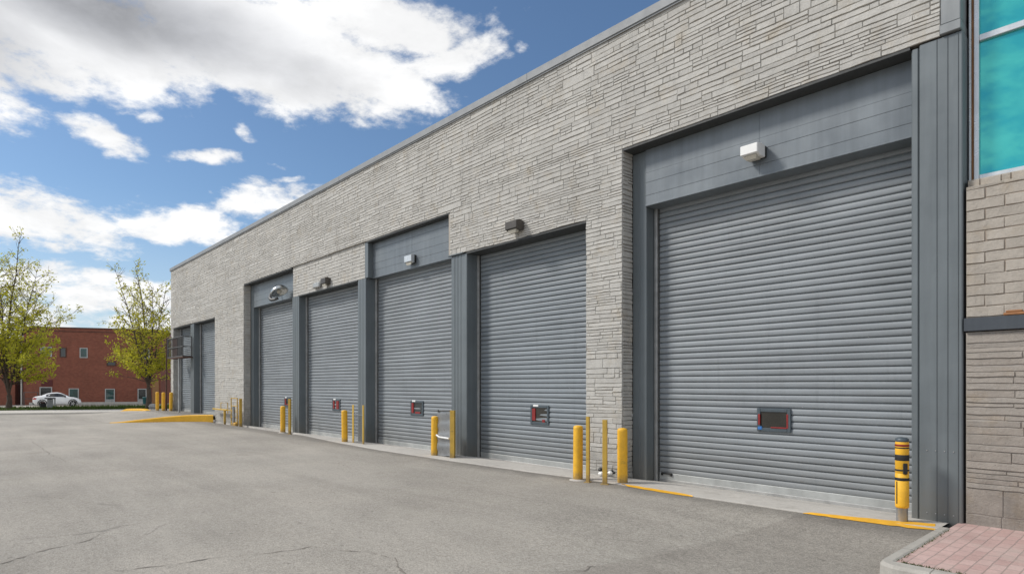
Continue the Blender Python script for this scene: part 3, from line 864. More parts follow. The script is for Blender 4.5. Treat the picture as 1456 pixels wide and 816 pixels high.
# ------------------------------------------------------------------ wall lights and fittings
def wall_pack(name, loc, w, h, d, housing, label, group=None):
    """box light on a wall (y of loc is the wall face): back plate, hooded body, lens"""
    t = empty(name, loc, label, 'wall light', group)
    mb = MB(); mb.box(-w*.42, w*.50, -.06, 0, -h*.42, h*.42, 0, .006); mb.build('back_plate', M['black'] if housing is not M['bronze'] else M['bronze'], t, False)
    mb = MB()
    prof = [(-.06, h*.46), (-d*.55, h*.50), (-d, h*.36), (-d, -h*.30), (-d*.62, -h*.46), (-.06, -h*.46)]
    rows = [[(x, y, z) for y, z in prof] for x in (-w/2, -w/2+.01, w/2-.01, w/2)]
    rows[0] = [(x, y*.97, z*.95) for x, y, z in rows[0]]; rows[3] = [(x, y*.97, z*.95) for x, y, z in rows[3]]
    mb.grid(rows, 0, False, True); mb.face(rows[0]); mb.face(rows[3][::-1]); mb.build('housing', housing, t, False)
    mb = MB(); q = [[(-w*.36, -d*.86, -h*.40), (w*.36, -d*.86, -h*.40), (w*.36, -.08, -h*.40), (-w*.36, -.08, -h*.40)],
                    [(-w*.28, -d*.74, -h*.66), (w*.28, -d*.74, -h*.66), (w*.28, -.10, -h*.62), (-w*.28, -.10, -h*.62)]]
    mb.grid(q, 0, False, True); mb.face(q[1]); mb.build('lens', M['lens'], t, False)
    return t
wall_pack('wall_light', (-4.42, .268, 5.17), .27, .20, .30, M['white'], 'white box light on the header of the largest door')
wall_pack('wall_light', (-9.50, -.016, 4.99), .35, .23, .22, M['bronze'], 'dark bronze wall light on the stone above the second door from the right')
wall_pack('wall_light', (-13.86, .195, 4.99), .34, .24, .16, M['alu'], 'small pale square light on the header panel of the third door from the right')
t = wall_pack('wall_light', (-18.55, .045, 4.98), .34, .24, .18, M['bronze'], 'small dark light on the recessed brick panel with a grey box beside it')
mb = MB(); mb.box(-.95, -.45, -.10, 0, -.13, .06, 0, .03); mb.tube([(-.45, -.05, -.02), (-.3, -.06, .02), (-.16, -.05, .02)], .018, 8)
mb.build('junction_box', M['rail'], t, False)
# gooseneck lamp over the fifth door
t = empty('gooseneck_lamp', (-22.6, .29, 5.3), 'curved black gooseneck lamp with bright steel shade over the fifth door from the right', 'lamp')
mb = MB(); path = []
for k in range(15):
    s = k/14; a = math.pi*(1.02-.95*s)
    path.append((-.70+1.0*s, -.10-.42*math.sin(math.pi*s*.75), .10-.62*math.sin(math.pi*s*.62)))
mb.tube([(-.70, 0, .12)]+path, [.05]+[.045+.02*math.sin(k/14*3.1) for k in range(15)], 10)
mb.lathe([(.09, -.01), (.09, .02)], (-.70, -.02, .12), 14)
mb.build('arm', M['darksteel'], t, False)
mb = MB(); prof = [(.02, .16), (.14, .15), (.25, .09), (.31, .0), (.325, -.06), (.30, -.065), (.28, -.02), (.10, .08)]
mb.lathe(prof, (0, 0, 0), 20)
mb.xform(Matrix.Translation((.42, -.40, -.22)) @ Matrix.Rotation(R(-28), 4, 'Y') @ Matrix.Rotation(R(12), 4, 'X'))
mb.build('shade', M['steel'], t, False)
mb = MB(); mb.lathe([(.02, -.10), (.08, -.06), (.09, 0), (.05, .06)], (0, 0, 0), 12)
mb.xform(Matrix.Translation((.42, -.40, -.23)) @ Matrix.Rotation(R(-28), 4, 'Y')); mb.build('bulb', M['lens'], t, False)

# steel cage platform near the far end
t = empty('wall_cage', (-35.0, 0, 3.1), 'dark rusty steel cage fixed high on the wall near the far end, on a pole', 'cage')
mb = MB()
for x in (-1.45, 1.45):
    for y in (-.05, -.45): mb.tube([(x, y, 0), (x, y, 1.0)], .028, 6)
for z in (.02, .5, 1.0):
    mb.tube([(-1.45, -.45, z), (1.45, -.45, z)], .024, 6); mb.tube([(-1.45, -.05, z), (-1.45, -.45, z)], .024, 6); mb.tube([(1.45, -.05, z), (1.45, -.45, z)], .024, 6)
for k in range(21): x = -1.3+k*.13; mb.tube([(x, -.45, 0), (x, -.45, 1.0)], .011, 5)
mb.build('railing', M['darksteel'], t, False)
mb = MB(); mb.box(-1.46, 1.46, -.46, .0, -.05, 0, 0, .006); mb.build('floor_plate', M['rustpanel'], t, False)
mb = MB(); mb.box(-.70, .25, -.42, -.38, .03, .97, 0, .006); mb.build('side_panel', M['rustpanel'], t, False)
mb = MB(); mb.tube([(.15, -.30, -2.85), (.15, -.30, -.05)], .05, 8); mb.build('pole', M['rail'], t, False)
t = MB(); t.tube([(0, 0, 0), (.02, 0, 2.0), (0, .02, 4.05)], [.045, .04, .035], 8); t.tube([(0, 0, 4.05), (.25, .1, 4.12), (.5, .2, 4.12)], .03, 8)
p = t.build('drain_pipe', M['rustpanel']); p.location = (-38.05, -.16, .2)
tag(p, 'thin rusty brown pipe rising beside the far corner of the warehouse', 'pipe')

# ------------------------------------------------------------------ bollards, posts, guards
def bollard_mesh(h, r, seed):
    rnd = random.Random(seed); mb = MB()
    prof = [(r*1.03, -.12), (r*1.03, .0), (r, .05), (r*.995, h*.5), (r, h-.05), (r*.98, h-.022), (r*.86, h-.006), (r*.5, h+.004), (.01, h+.008)]
    rows = []
    for rr, z in prof:
        rows.append([(rr*(1+.012*mnoise.noise(Vector((math.cos(a)*2, math.sin(a)*2, z*3+seed))))*math.cos(a), rr*(1+.012*mnoise.noise(Vector((math.cos(a)*2, math.sin(a)*2, z*3+seed))))*math.sin(a), z) for a in [k*2*math.pi/24 for k in range(24)]])
    mb.grid(rows, 0, True, True); mb.face(rows[-1])
    return mb
first = empty('bollard', (0, 0, 0), 'x', 'bollard', 'yellow bollards in front of the doors')
bollard_mesh(.93, .086, 1).build('post', M['yellow'], first, False)
mb = MB(); mb.lathe([(.17, -.02), (.15, .006), (.10, .016), (.088, .02)], (0, 0, 0), 18); mb.build('collar', M['concrete'], first, False)
spots = [((-6.42, -.47, 0), 'yellow bollard between the stone pillar and the jamb of the largest door', 1.0),
         ((-7.19, -.73, 0), 'yellow bollard left of the two thin posts by the second largest door', 1.02),
         ((-11.90, -.47, 0), 'yellow bollard at the right side of the third door beside a steel sheet guard', 1.0),
         ((-16.49, -.42, 0), 'yellow bollard at the right side of the fourth door beside a wire mesh guard', 1.0),
         ((-21.32, -.31, 0), 'yellow bollard at the right side of the fifth door beside a lone brown post', 1.0),
         ((-37.20, -.13, .25), 'yellow bollard at the far warehouse corner, rightmost of three', 1.10),
         ((-37.62, -.40, .25), 'yellow bollard in the middle of the three at the far end', 1.10),
         ((-38.36, -.53, .25), 'yellow bollard leftmost of the three at the far end', 1.12)]
for i, (loc, lab, s) in enumerate(spots):
    o = first if i == 0 else copy_tree(first)
    o.location = loc; o['label'] = lab; o.rotation_euler = (R(((i*37) % 5-2)*.35), R(((i*53) % 5-2)*.35), i*1.1); o.scale = (1, 1, s)

# banded bollard at the right pier
t = empty('banded_bollard', (-2.33, -.34, -.01), 'yellow bollard with black and red bands at the right side of the largest door', 'bollard')
mb = MB(); mb.lathe([(.062, -.1), (.062, .20), (.066, .21), (.066, .25)], (0, 0, 0), 18); mb.build('base_pipe', M['greysteel'], t, False)
mb = MB(); mb.lathe([(.060, .19), (.071, .195), (.073, .22), (.073, .60), (.070, .603), (.070, .61), (.073, .613), (.073, .97), (.068, .99)], (0, 0, 0), 20); mb.build('sleeve', M['yellow'], t, False)
for z0, z1 in ((.54, .575), (.665, .685), (.71, .712), (.905, .965-.05), (.70, .712), (.755, .82)):
    pass
for z0, z1, mm in ((.52, .555, 'black'), (.635, .655, 'black'), (.76, .83, 'black'), (.905, .920, 'black'), (.930, .955, 'red')):
    mb = MB(); mb.lathe([(.0745, z0), (.0755, z0+.003), (.0755, z1-.003), (.0745, z1)], (0, 0, 0), 20); mb.build('band', M[mm], t, False)
mb = MB(); mb.lathe([(.070, .985), (.072, .99), (.070, 1.02), (.05, 1.035), (.01, 1.04)], (0, 0, 0), 18); mb.build('cap', M['panelframe'], t, False)
mb = MB(); mb.box(.0, .012, -.078, -.070, .24, .51, 0, .002); mb.xform(Matrix.Rotation(R(-35), 4, 'Z')); mb.build('strap', M['black'], t, False)
mb = MB(); mb.box(-.02, .03, -.082, -.068, .60, .73, 0, .01); mb.xform(Matrix.Rotation(R(38), 4, 'Z')); mb.build('clip', M['black'], t, False)

def angle_post(loc, h, w, label, mat, channel=False, rz=0):
    t = empty('steel_post', loc, label, 'post', None, rz)
    mb = MB()
    if channel:
        mb.box(-w/2, w/2, -.006, .006, -.05, h, 0, .003); mb.box(-w/2, -w/2+.01, .007, .07, -.05, h, 0); mb.box(w/2-.01, w/2, .007, .07, -.05, h, 0)
    else:
        mb.box(-w/2, w/2, -.005, .005, -.05, h, 0, .003); mb.box(w/2-.008, w/2, .006, w*.9, -.05, h, 0)
    mb.build('angle', mat, t, False)
    mb = MB(); mb.box(-w*.9, w*.9, -.05, .08, -.02, .012, 0, .004); mb.build('foot_plate', mat, t, False)
    return t
angle_post((-6.90, -.81, 0), 1.12, .055, 'thin faded yellow post nearest the second largest door, left of its twin', M['oldyellow'], rz=R(20))
angle_post((-6.56, -.77, 0), 1.08, .075, 'flat faded yellow post in front of the stone pillar, right of its twin', M['oldyellow'], rz=R(30))
angle_post((-20.50, -.42, 0), 1.20, .075, 'lone brown yellow steel post left of the pier by the fifth door', M['oldyellow'], True, R(40))

# sheet guard at the third door
t = empty('sheet_guard', (-11.50, -.45, 0), 'grey steel sheet guard held by a yellow channel post at the third door', 'guard')
mb = MB(); mb.box(-.05, .05, -.07, -.058, -.05, 1.09, 0, .003); mb.box(-.05, -.04, -.057, .03, -.05, 1.09); mb.box(.04, .05, -.057, .03, -.05, 1.09)
mb.xform(Matrix.Translation((.29, 0, 0)) @ Matrix.Rotation(R(35), 4, 'Z')); mb.build('post', M['oldyellow'], t, False)
mb = MB(); rows = []
for k in range(13):
    z = .03+k*.085; rows.append([(x, -.02+.012*math.sin(k*2.1)+.02*mnoise.noise(Vector((x*4, z*2, 1))), z+.02*(x > 0)) for x in (-.28, -.15, 0, .12, .24)])
mb.grid(rows, 0, True); mb.build('sheet', M['greysteel'], t, False)
mb = MB(); mb.tube([(-.28, -.05, .50), (-.16, -.06, .46), (.22, -.06, .45)], .022, 8); mb.build('rail', M['white'], t, False)
mb = MB(); mb.tube([(-.28, -.03, 1.06), (.22, -.03, 1.08)], .014, 8); mb.box(-.24, -.20, -.06, -.03, 1.03, 1.09, 0, .01); mb.build('top_bar', M['darksteel'], t, False)

# wire mesh guard at the fourth door
t = empty('mesh_guard', (-15.80, -.36, 0), 'two thin yellow posts with a wire mesh panel between them at the fourth door', 'guard')
for x, w in ((-.30, .095), (.28, .065)):
    mb = MB(); mb.box(x-w/2, x+w/2, -.006, .006, -.05, 1.1, 0, .003); mb.box(x-w/2, x-w/2+.008, .007, .05, -.05, 1.1); mb.build('post', M['oldyellow'], t, False)
mb = MB()
for k in range(12): x = -.25+k*.045; mb.box(x-.003, x+.003, .004, .009, .03, .82)
for k in range(17): z = .04+k*.048; mb.box(-.26, .25, .010, .015, z-.003, z+.003)
mb.build('wire_mesh', M['greysteel'], t, False)
mb = MB(); mb.tube([(-.28, 0, .84), (.0, .0, .82), (.27, 0, .82)], .010, 8); mb.build('rail', M['greysteel'], t, False)

# faded yellow pipe rack and post by the sixth door
t = empty('pipe_rack', (-27.4, -.22, 0), 'faded yellow pipe rack with rungs standing against the stone wall by the far ramp', 'rack')
mb = MB()
for x in (.35, 1.10): mb.tube([(x, 0, -.05), (x, 0, 1.14)], .022, 8)
for z in (.14, .34, .56, .62, .80, 1.12): mb.tube([(.35, 0, z), (1.10, 0, z)], .016, 6)
mb.build('ladder_frame', M['oldyellow'], t, False)
mb = MB(); mb.box(-2.05, -.12, -.05, .05, .58, .64, 0, .01); mb.box(-.52, -.44, -.04, .04, -.02, .58, 0, .01); mb.tube([(-.12, 0, .60), (.35, 0, .62)], .018, 6)
mb.build('rail', M['oldyellow'], t, False)
mb = MB(); mb.tube([(-1.0, 0, .64), (-1.0, 0, .90), (-.10, 0, .92), (-.10, 0, .45)], .016, 6); mb.build('hoop', M['oldyellow'], t, False)
mb = MB(); mb.tube([(.82, -.05, .05), (.84, -.05, .5), (.80, -.05, .78)], .055, 8); mb.build('grey_pipe', M['greysteel'], t, False)
mb = MB(); mb.box(.62, 1.12, -.09, .05, -.02, .12, 0, .02); mb.build('foot', M['yellow'], t, False)
mb = MB(); mb.box(-.11, .02, -.01, .01, -.05, 1.12, 0, .004); mb.box(.0, .02, -.09, -.011, -.05, 1.12, 0, .004); mb.box(-.11, -.09, -.07, -.011, -.05, 1.12, 0, .004)
p = mb.build('corner_guard', M['oldyellow']); p.location = (-25.83, -.20, 0)
tag(p, 'broad faded yellow angle guard at the stone corner of the fifth door', 'post')

# broken stone foot of the pillar
t = empty('rubble', (-7.05, -.12, 0), 'small heap of black and white rubble at the foot of the stone pillar', 'rubble')
rnd = random.Random(4)
def chip(c, s, sd):
    mb = MB(); rows = []
    for i in range(5):
        th = -math.pi/2+math.pi*i/4
        rows.append([(c[0]+s*math.cos(th)*math.cos(a)*(1+.5*mnoise.noise(Vector((a, i, sd)))), c[1]+s*.8*math.cos(th)*math.sin(a), c[2]+s*.6*math.sin(th)) for a in [k*math.pi/3 for k in range(6)]])
    mb.grid(rows, 0, False, True); return mb
for i in range(9): chip((rnd.uniform(-.14, .16), rnd.uniform(-.06, .04), .04+rnd.uniform(0, .10)), rnd.uniform(.035, .065), i).build('chip', M['white'] if i % 3 == 0 else M['black'], t, False)

# ------------------------------------------------------------------ far buildings
ang = math.atan2(.9132, .4075)
RB = empty('brick_building', (-76.54, -3.92, -.35), 'two storey red brick building beyond the verge', 'building', None, ang)
W_, Hh = 11.9, 7.72
mb = MB(); mb.box(0, W_, 0, 11, 0, Hh-.02); mb.build('wall', M['redbrick'], RB, False)
mb = MB(); mb.box(-.04, W_+.04, -.05, 11.04, Hh-.36, Hh-.30, 0); mb.box(-.06, W_+.06, -.08, 11.06, Hh-.02, Hh+.08, 0); mb.build('cornice', M['rustpanel'], RB, False)
mb = MB(); mb.box(.5, 11.1, -.06, 0, 0, .34, 0, .01); mb.build('plinth', M['walkway'], RB, False)
def far_window(x0, x1, z0, z1, pane, frame='whiteframe', parent=RB, name='window'):
    z0 += .35; z1 += .35; mb = MB(); t = .075
    mb.box(x0, x0+t, -.07, .02, z0, z1); mb.box(x1-t, x1, -.07, .02, z0, z1); mb.box(x0+t, x1-t, -.068, .02, z0, z0+t); mb.box(x0+t, x1-t, -.068, .02, z1-t, z1)
    f = mb.build(name, M[frame], parent, False)
    mb = MB(); mb.box(x0+t-.01, x1-t+.01, -.03, .015, z0+t-.01, z1-t+.01); mb.build('pane', M[pane], f, False)
    return f
far_window(1.45, 2.39, 4.5, 5.46, 'greenglass'); far_window(3.05, 3.6, 4.45, 5.42, 'glass', 'rustpanel'); far_window(4.74, 5.42, 4.42, 5.42, 'greenglass')
far_window(7.08, 7.89, 3.65, 4.07, 'glass', 'rustpanel'); far_window(10.2, 10.9, 4.4, 5.4, 'glass')
far_window(1.37, 2.40, .2, 1.51, 'glass'); far_window(3.81, 4.66, .2, 1.37, 'greenglass')
for x0, x1 in ((6.93, 7.79), (9.83, 10.63)):
    f = far_window(x0, x1, -.33, 1.33, 'greenglass' if x0 < 8 else 'glass', name='door')
    mb = MB(); mb.box(x0+.08, x1-.08, -.05, -.02, .05, .62); mb.build('lower_panel', M['rail'], f, False)
mb = MB(); mb.box(1.51, 2.44, -.04, 0, 1.95, 2.55); mb.build('sign_panel', mat_simple('deep_red_panel', (.10, .015, .013), .6), RB, False)
mb = MB(); mb.tube([(-.10, -.12, 0), (-.10, -.12, 3.0), (-.10, -.12, Hh)], .07, 8); mb.build('drain_pipe', M['walkway'], RB, False)
mb = MB(); mb.box(11.15, 11.75, -.12, .02, 0, 2.6, 0, .02); mb.build('column', M['tan'], RB, False)
ang2 = math.atan2(4.44, 1.32)
WG = empty('brick_annex', (-80.6, -16.6, -.35), 'lower red brick annex at the left edge, behind the tree', 'building', None, ang2)
mb = MB(); mb.box(0, 12.6, 0, 9, 0, 6.55); mb.build('wall', M['redbrick'], WG, False)
mb = MB(); mb.box(-.05, 12.65, -.06, 9.05, 6.55, 6.65); mb.build('cornice', M['rustpanel'], WG, False)
for x in (3.0, 7.5):
    far_window(x, x+1, 3.9, 4.9, 'glass', parent=WG); far_window(x, x+1, .6, 1.6, 'glass', parent=WG)
SH = empty('metal_shed', (-79.3, 7.7, -.35), 'pale blue grey sheet metal shed seen behind the far bollards', 'shed', None, ang)
mb = MB()
for k in range(26): x = k*.22; mb.box(x, x+.2, -.03 if k % 2 else 0, .1, 0, 4.9)
mb.box(0, 5.7, .1, 7, 0, 4.9); mb.build('wall', M['palewall'], SH, False)
mb = MB(); rows = [[(-.1, -.2, 4.85), (-.1, 3.5, 5.5), (-.1, 7.2, 4.85)], [(5.8, -.2, 4.85), (5.8, 3.5, 5.5), (5.8, 7.2, 4.85)]]
mb.grid(rows); mb.build('roof', M['rail'], SH, False)

# ------------------------------------------------------------------ car
car = empty('parked_car', (-68.2, -2.05, -.25), 'white two door car parked in front of the red brick building', 'car', None, math.atan2(.7414, .671)+R(38))
car.scale = (.80, .84, .93)
# stations: x, half width, bottom z, belt z, roof z, roof half width
ST = [(-2.18, .62, .42, .72, .74, .58), (-2.12, .78, .34, .90, .93, .66), (-1.90, .86, .26, .98, 1.0, .68), (-1.45, .89, .22, .98, 1.08, .60), (-1.0, .90, .20, .96, 1.26, .56), (-.5, .90, .20, .94, 1.36, .55), (0, .90, .20, .93, 1.38, .55),
      (.35, .90, .20, .92, 1.32, .56), (.75, .90, .20, .92, 1.14, .60), (1.10, .90, .20, .91, .94, .70), (1.5, .88, .22, .86, .89, .66), (1.9, .82, .26, .74, .78, .60), (2.12, .68, .32, .60, .64, .50), (2.18, .50, .38, .50, .52, .38)]
def section(s):
    x, w, zb, zm, zr, rw = s
    half = [(w*.86, zb), (w*.98, zb+.10), (w, (zb+zm)*.52), (w*.985, zm-.08), (w*.93, zm), (rw+(w*.93-rw)*.10, zr-.045), (rw*.88, zr-.005), (rw*.4, zr+.012)]
    return [(x, -y, z) for y, z in half] + [(x, y, z) for y, z in reversed(half)]
mb = MB(); rows = [section(s) for s in ST]; mb.grid(rows, 0, True, True); mb.face(rows[0]); mb.face(rows[-1][::-1])
body_o = mb.build('body', M['carpaint'], car, False)
def glass_strip(i0, i1, side):
    mb = MB(); rr = []
    for s in ST[i0:i1+1]:
        x, w, zb, zm, zr, rw = s
        y0, z0 = w*.93, zm; y1, z1 = rw+(w*.93-rw)*.10, zr-.045
        rr.append([(x, side*(y0+(y1-y0)*t+.010), z0+(z1-z0)*t+.004) for t in (.10, .5, .92)])
    mb.grid(rr, 0, True); return mb
for side in (-1, 1):
    glass_strip(4, 8, side).build('side_window', M['carglass'], car, False)
    mb = MB(); mb.box(-.62, -.60, side*.905-.006, side*.905+.006, .28, .95); mb.box(-.60, .70, side*.903-.006, side*.903+.006, .27, .285); mb.build('door_gap', M['black'], car, False)
def top_glass(i0, i1, name):
    mb = MB(); rr = []
    for s in ST[i0:i1+1]:
        x, w, zb, zm, zr, rw = s; rr.append([(x, -rw*.86, zr+.006), (x, -rw*.4, zr+.022), (x, rw*.4, zr+.022), (x, rw*.86, zr+.006)])
    mb.grid(rr, 0, True); mb.build(name, M['carglass'], car, False)
top_glass(3, 4, 'rear_window'); top_glass(7, 9, 'windscreen')
for side in (-1, 1):
    mb = MB(); mb.box(-2.16, -1.80, side*.80-.055, side*.80+.055, .74, .88, 0, .02); mb.build('tail_light', M['tail'], car, False)
    mb = MB(); mb.box(1.86, 2.10, side*.70-.06, side*.70+.06, .62, .72, 0, .02); mb.build('headlight', M['lens'], car, False)
mb = MB(); mb.box(-2.20, -1.70, -.70, .70, .28, .46, 0, .03); mb.build('bumper', M['black'], car, False)
mb = MB(); mb.box(-2.20, -2.02, -.82, .82, .935, .965, 0, .012); mb.build('spoiler', M['darksteel'], car, False)
mb = MB(); mb.box(.62, .74, -1.03, -.90, .90, 1.0, 0, .02); mb.build('mirror', M['black'], car, False)
mb = MB(); mb.box(-.95, -.62, -.91, -.895, .80, .85, 0, .004); mb.build('side_vent', M['darksteel'], car, False)
for x in (-1.35, 1.38):
    for side in (-1, 1):
        c = (x, side*.80, .31)
        mb = MB(); mb.lathe([(.22, -.10), (.30, -.10), (.32, -.07), (.32, .07), (.30, .10), (.22, .10)], (0, 0, 0), 22)
        mb.xform(Matrix.Translation(c) @ Matrix.Rotation(R(90), 4, 'X')); w = mb.build('wheel', M['black'], car, False)
        mb = MB(); mb.lathe([(.225, -.095), (.225, .095)], (0, 0, 0), 22)
        for k in range(5):
            b = MB(); b.box(.03, .215, -.03, .03, -.108, .108); b.xform(Matrix.Rotation(k*2*math.pi/5, 4, 'Z')); n0 = len(mb.v); mb.v += b.v; mb.f += [tuple(i+n0 for i in f) for f in b.f]; mb.m += b.m; mb.sm += b.sm
        mb.xform(Matrix.Translation(c) @ Matrix.Rotation(R(90), 4, 'X')); mb.build('rim', M['alloy'], w, False)
        mb = MB(); mb.tube([(x+.40*math.cos(a), side*.898, .31+.40*math.sin(a)) for a in [math.pi*k/12 for k in range(13)]], .045, 6); mb.build('wheel_arch', M['black'], car, False)

# small things around the far verge
t = empty('utility_pedestal', (-51.9, -4.06, .13), 'small grey utility pedestal with a flat cap in front of the white car', 'pedestal')
mb = MB(); mb.box(-.12, .12, -.16, .16, 0, .62, 0, .03); mb.build('cabinet', M['greysteel'], t, False)
mb = MB(); mb.box(-.22, .22, -.30, .30, .62, .70, 0, .03); mb.build('cap', M['darksteel'], t, False)
mb = MB(); mb.tube([(.05, .26, 0), (.05, .26, .62)], .04, 8); mb.tube([(0, 0, -.02), (0, 0, .10)], .17, 10); mb.build('leg', M['rail'], t, False)
t = empty('black_valve_box', (-52.2, -4.42, .13), 'low black box with a reddish lid on the verge left of the grey pedestal', 'box')
mb = MB(); mb.box(-.14, .14, -.17, .17, 0, .34, 0, .04); mb.build('case', M['black'], t, False)
mb = MB(); mb.box(-.15, .15, -.13, .13, .34, .40, 0, .02); mb.build('lid', M['rustpanel'], t, False)
t = empty('litter_bin', (-46.75, .62, .12), 'small teal litter bin on a post beside the trunk of the far tree', 'bin')
mb = MB(); mb.lathe([(.15, .30), (.19, .34), (.21, .72), (.23, .73), (.23, .76), (.18, .77)], (0, 0, 0), 14); mb.build('tub', M['teal'], t, False)
mb = MB(); mb.tube([(0, .0, -.05), (0, 0, .32)], .05, 8); mb.build('post', M['darksteel'], t, False)
mb = chip((0, 0, .16), .34, 3); mb.v = [(x, y, z+.02) for x, y, z in mb.v]
p = mb.build('boulder', M['rock']); p.location = (-45.5, .75, .1); tag(p, 'rounded grey boulder on the ground right of the far tree', 'boulder')
t = empty('handrail', (-74.3, -4.0, -.3), 'low dark metal handrail at the left behind the car', 'handrail')
mb = MB(); mb.tube([(0, 0, 0), (0, 0, 1.3), (.4, 1.0, 1.3), (.4, 1.0, 0)], .04, 6); mb.tube([(0, 0, .7), (.4, 1.0, .7)], .03, 6); mb.build('rail', M['darksteel'], t, False)

# ------------------------------------------------------------------ trees
def make_tree(loc, H, seed, label, crown_r, low, split, leafmat, nstem, shift=0.0, dens=1.0):
    rnd = random.Random(seed)
    t = empty('young_tree', loc, label, 'tree')
    wood = MB(); pts = []; lowpts = []
    def jv(s): return Vector((rnd.uniform(-s, s), rnd.uniform(-s, s), rnd.uniform(-s, s)))
    def env(z):   # crown radius allowed at height z
        k = (z-low)/(H-low)
        if k < 0: return crown_r*.55
        return crown_r*(1.0-.80*max(0, k-.20)/.80) if k > .20 else crown_r*(.72+1.4*k)
    def limb(p, d, L, r, lvl):
        n = max(3, int(L/.35)); path = [p.copy()]; rad = [r]; d = d.normalized()
        out = []
        for i in range(n):
            d = (d + jv(.13 if lvl else .05) + Vector((0, 0, .05 if lvl == 1 else (.03 if lvl > 1 else .02)))).normalized()
            p = p + d*(L/n)
            path.append(p.copy()); rad.append(max(.006, r*(1-.85*(i+1)/n)))
            out.append((p.copy(), d.copy(), (i+1)/n))
        wood.tube(path, rad, 6 if lvl < 2 else 4, 0, False)
        return out
    trunk_top = Vector((0, 0, split))
    wood.tube([(0, 0, -.2), (0.02, 0, .25), (0.0, .03, split*.6), tuple(trunk_top)], [.24, .17, .14, .13], 10, 0, False)
    stems = []
    for s in range(nstem):
        a = s*2*math.pi/nstem+rnd.uniform(-.4, .4)
        tl = 0 if (s == 0) else rnd.uniform(.16, .36)
        d = Vector((math.cos(a)*tl, math.sin(a)*tl, 1))
        L = (H-split)*(1.0 if s == 0 else rnd.uniform(.62, .93))
        stems += limb(trunk_top, d, L, .085 if s == 0 else .06, 0)
    for p, d, k in stems:
        nb = 3 if p.z < H*.55 else 2
        for b in range(nb):
            if p.z < low*.9: continue
            if rnd.random() < (.42 if p.z < H*.45 else .15): continue
            a = rnd.uniform(0, 2*math.pi); el = rnd.uniform(.15, .75) if p.z < H*.5 else rnd.uniform(.6, 1.2)
            dd = Vector((math.cos(a), math.sin(a), el))
            room = env(p.z)-math.hypot(p.x, p.y)*.8
            L = max(.35, room*rnd.uniform(.35, 1.0))
            br = limb(p, dd, L, .022*(1-.5*k)+.006, 1)
            for q, e, kk in br:
                if kk > .25:
                    pts.append((q, kk))
                    for c in range(2 if L > .8 else 1):
                        if rnd.random() < .75:
                            tw = limb(q, (e+jv(.9)).normalized(), rnd.uniform(.18, .55), .009, 2)
                            pts += [(w, 1.0) for w, _, _ in tw]
    wo = wood.build('trunk', M['bark'], t, False)
    lv = MB()
    for q, kk in pts:
        zk = (q.z-low)/(H-low)
        nl = 4 if zk < .32 else (3 if zk < .55 else 2)
        if rnd.random() > (.95 if zk < .32 else .72)*dens: continue
        cl = mnoise.noise(q*.9+Vector((seed, 0, 0)))
        if cl < -.30: continue
        for _ in range(nl):
            c = q+jv(.17)
            s = rnd.uniform(.034, .078)*(1.15 if zk < .35 else 1.0); n1 = jv(1).normalized(); n2 = n1.cross(jv(1)).normalized()
            lv.face([tuple(c-n1*s*1.5), tuple(c-n2*s*.6), tuple(c+n1*s*1.5), tuple(c+n2*s*.6)])
    lv.build('crown', leafmat, t, False)
    return t
make_tree((-52.3, -6.2, .13), 11.2, 3, 'taller yellow green young tree at the left edge with several upright stems', 5.2, 1.5, .9, M['leaf'], 6)
make_tree((-46.1, .62, .13), 9.8, 9, 'yellow green young tree beside the far warehouse corner with teal bin', 3.5, 1.5, 1.4, M['leaf2'], 5)

# ------------------------------------------------------------------ sky, sun
world = bpy.data.worlds.new('World'); scene.world = world; world.use_nodes = True
nt = world.node_tree; nt.nodes.clear(); T = NT(nt)
SUN_AZ, SUN_EL = 225.0, 42.0
sky = T.n('ShaderNodeTexSky', sky_type='NISHITA', sun_disc=False, sun_elevation=R(SUN_EL), sun_rotation=R(SUN_AZ), air_density=1.0, dust_density=.6, ozone_density=2.2)
dirv = T.vmath('NORMALIZE', T.n('ShaderNodeTexCoord').outputs['Generated'])
d = T.n('ShaderNodeSeparateXYZ', ins={0: dirv})
# azimuth measured from the axis (-.7411, .6714) along the street, clockwise positive
fwd = T.math('ADD', T.math('MULTIPLY', d.outputs[0], -.7411), T.math('MULTIPLY', d.outputs[1], .6714))
rgt = T.math('ADD', T.math('MULTIPLY', d.outputs[0], .6714), T.math('MULTIPLY', d.outputs[1], .7411))
az = T.math('ARCTAN2', rgt, fwd)
el = T.math('ARCSINE', d.outputs[2])
ae = T.n('ShaderNodeCombineXYZ', ins={0: az, 1: el, 2: 0.0}).outputs[0]
proj = T.vmath('DIVIDE', dirv, T.n('ShaderNodeCombineXYZ', ins={0: T.math('ADD', T.math('ABSOLUTE', d.outputs[2]), .30), 1: T.math('ADD', T.math('ABSOLUTE', d.outputs[2]), .30), 2: 1.0}).outputs[0])
F, CX, HY = 873.0, 728.0, 548.0
def lobe(x, y, rx, ry, rot, amp, vec):
    u = (x-CX)/F; a = math.atan(u); e = math.atan((HY-y)/F*math.cos(a))
    ka = math.cos(a)**2; ke = math.cos(a)*math.cos(e)**2
    mp = T.n('ShaderNodeMapping', vector_type='TEXTURE', ins={'Vector': vec, 'Location': (a, e, 0), 'Rotation': (0, 0, R(rot)), 'Scale': (rx/F*ka*1.05, ry/F*ke, 1)})
    ln = T.vmath('LENGTH', mp.outputs[0], out=1)
    return T.math('MULTIPLY', T.ramp(ln, .15, 1.55, 1, 0), amp)
warp = T.scale(T.vmath('SUBTRACT', T.n('ShaderNodeTexNoise', ins={'Scale': 4.0, 'Detail': 3.0, 'Roughness': .5, 'Vector': proj}).outputs[1], (.5, .5, .5)), (.10, .06, 0))
aew = T.vmath('ADD', ae, warp)
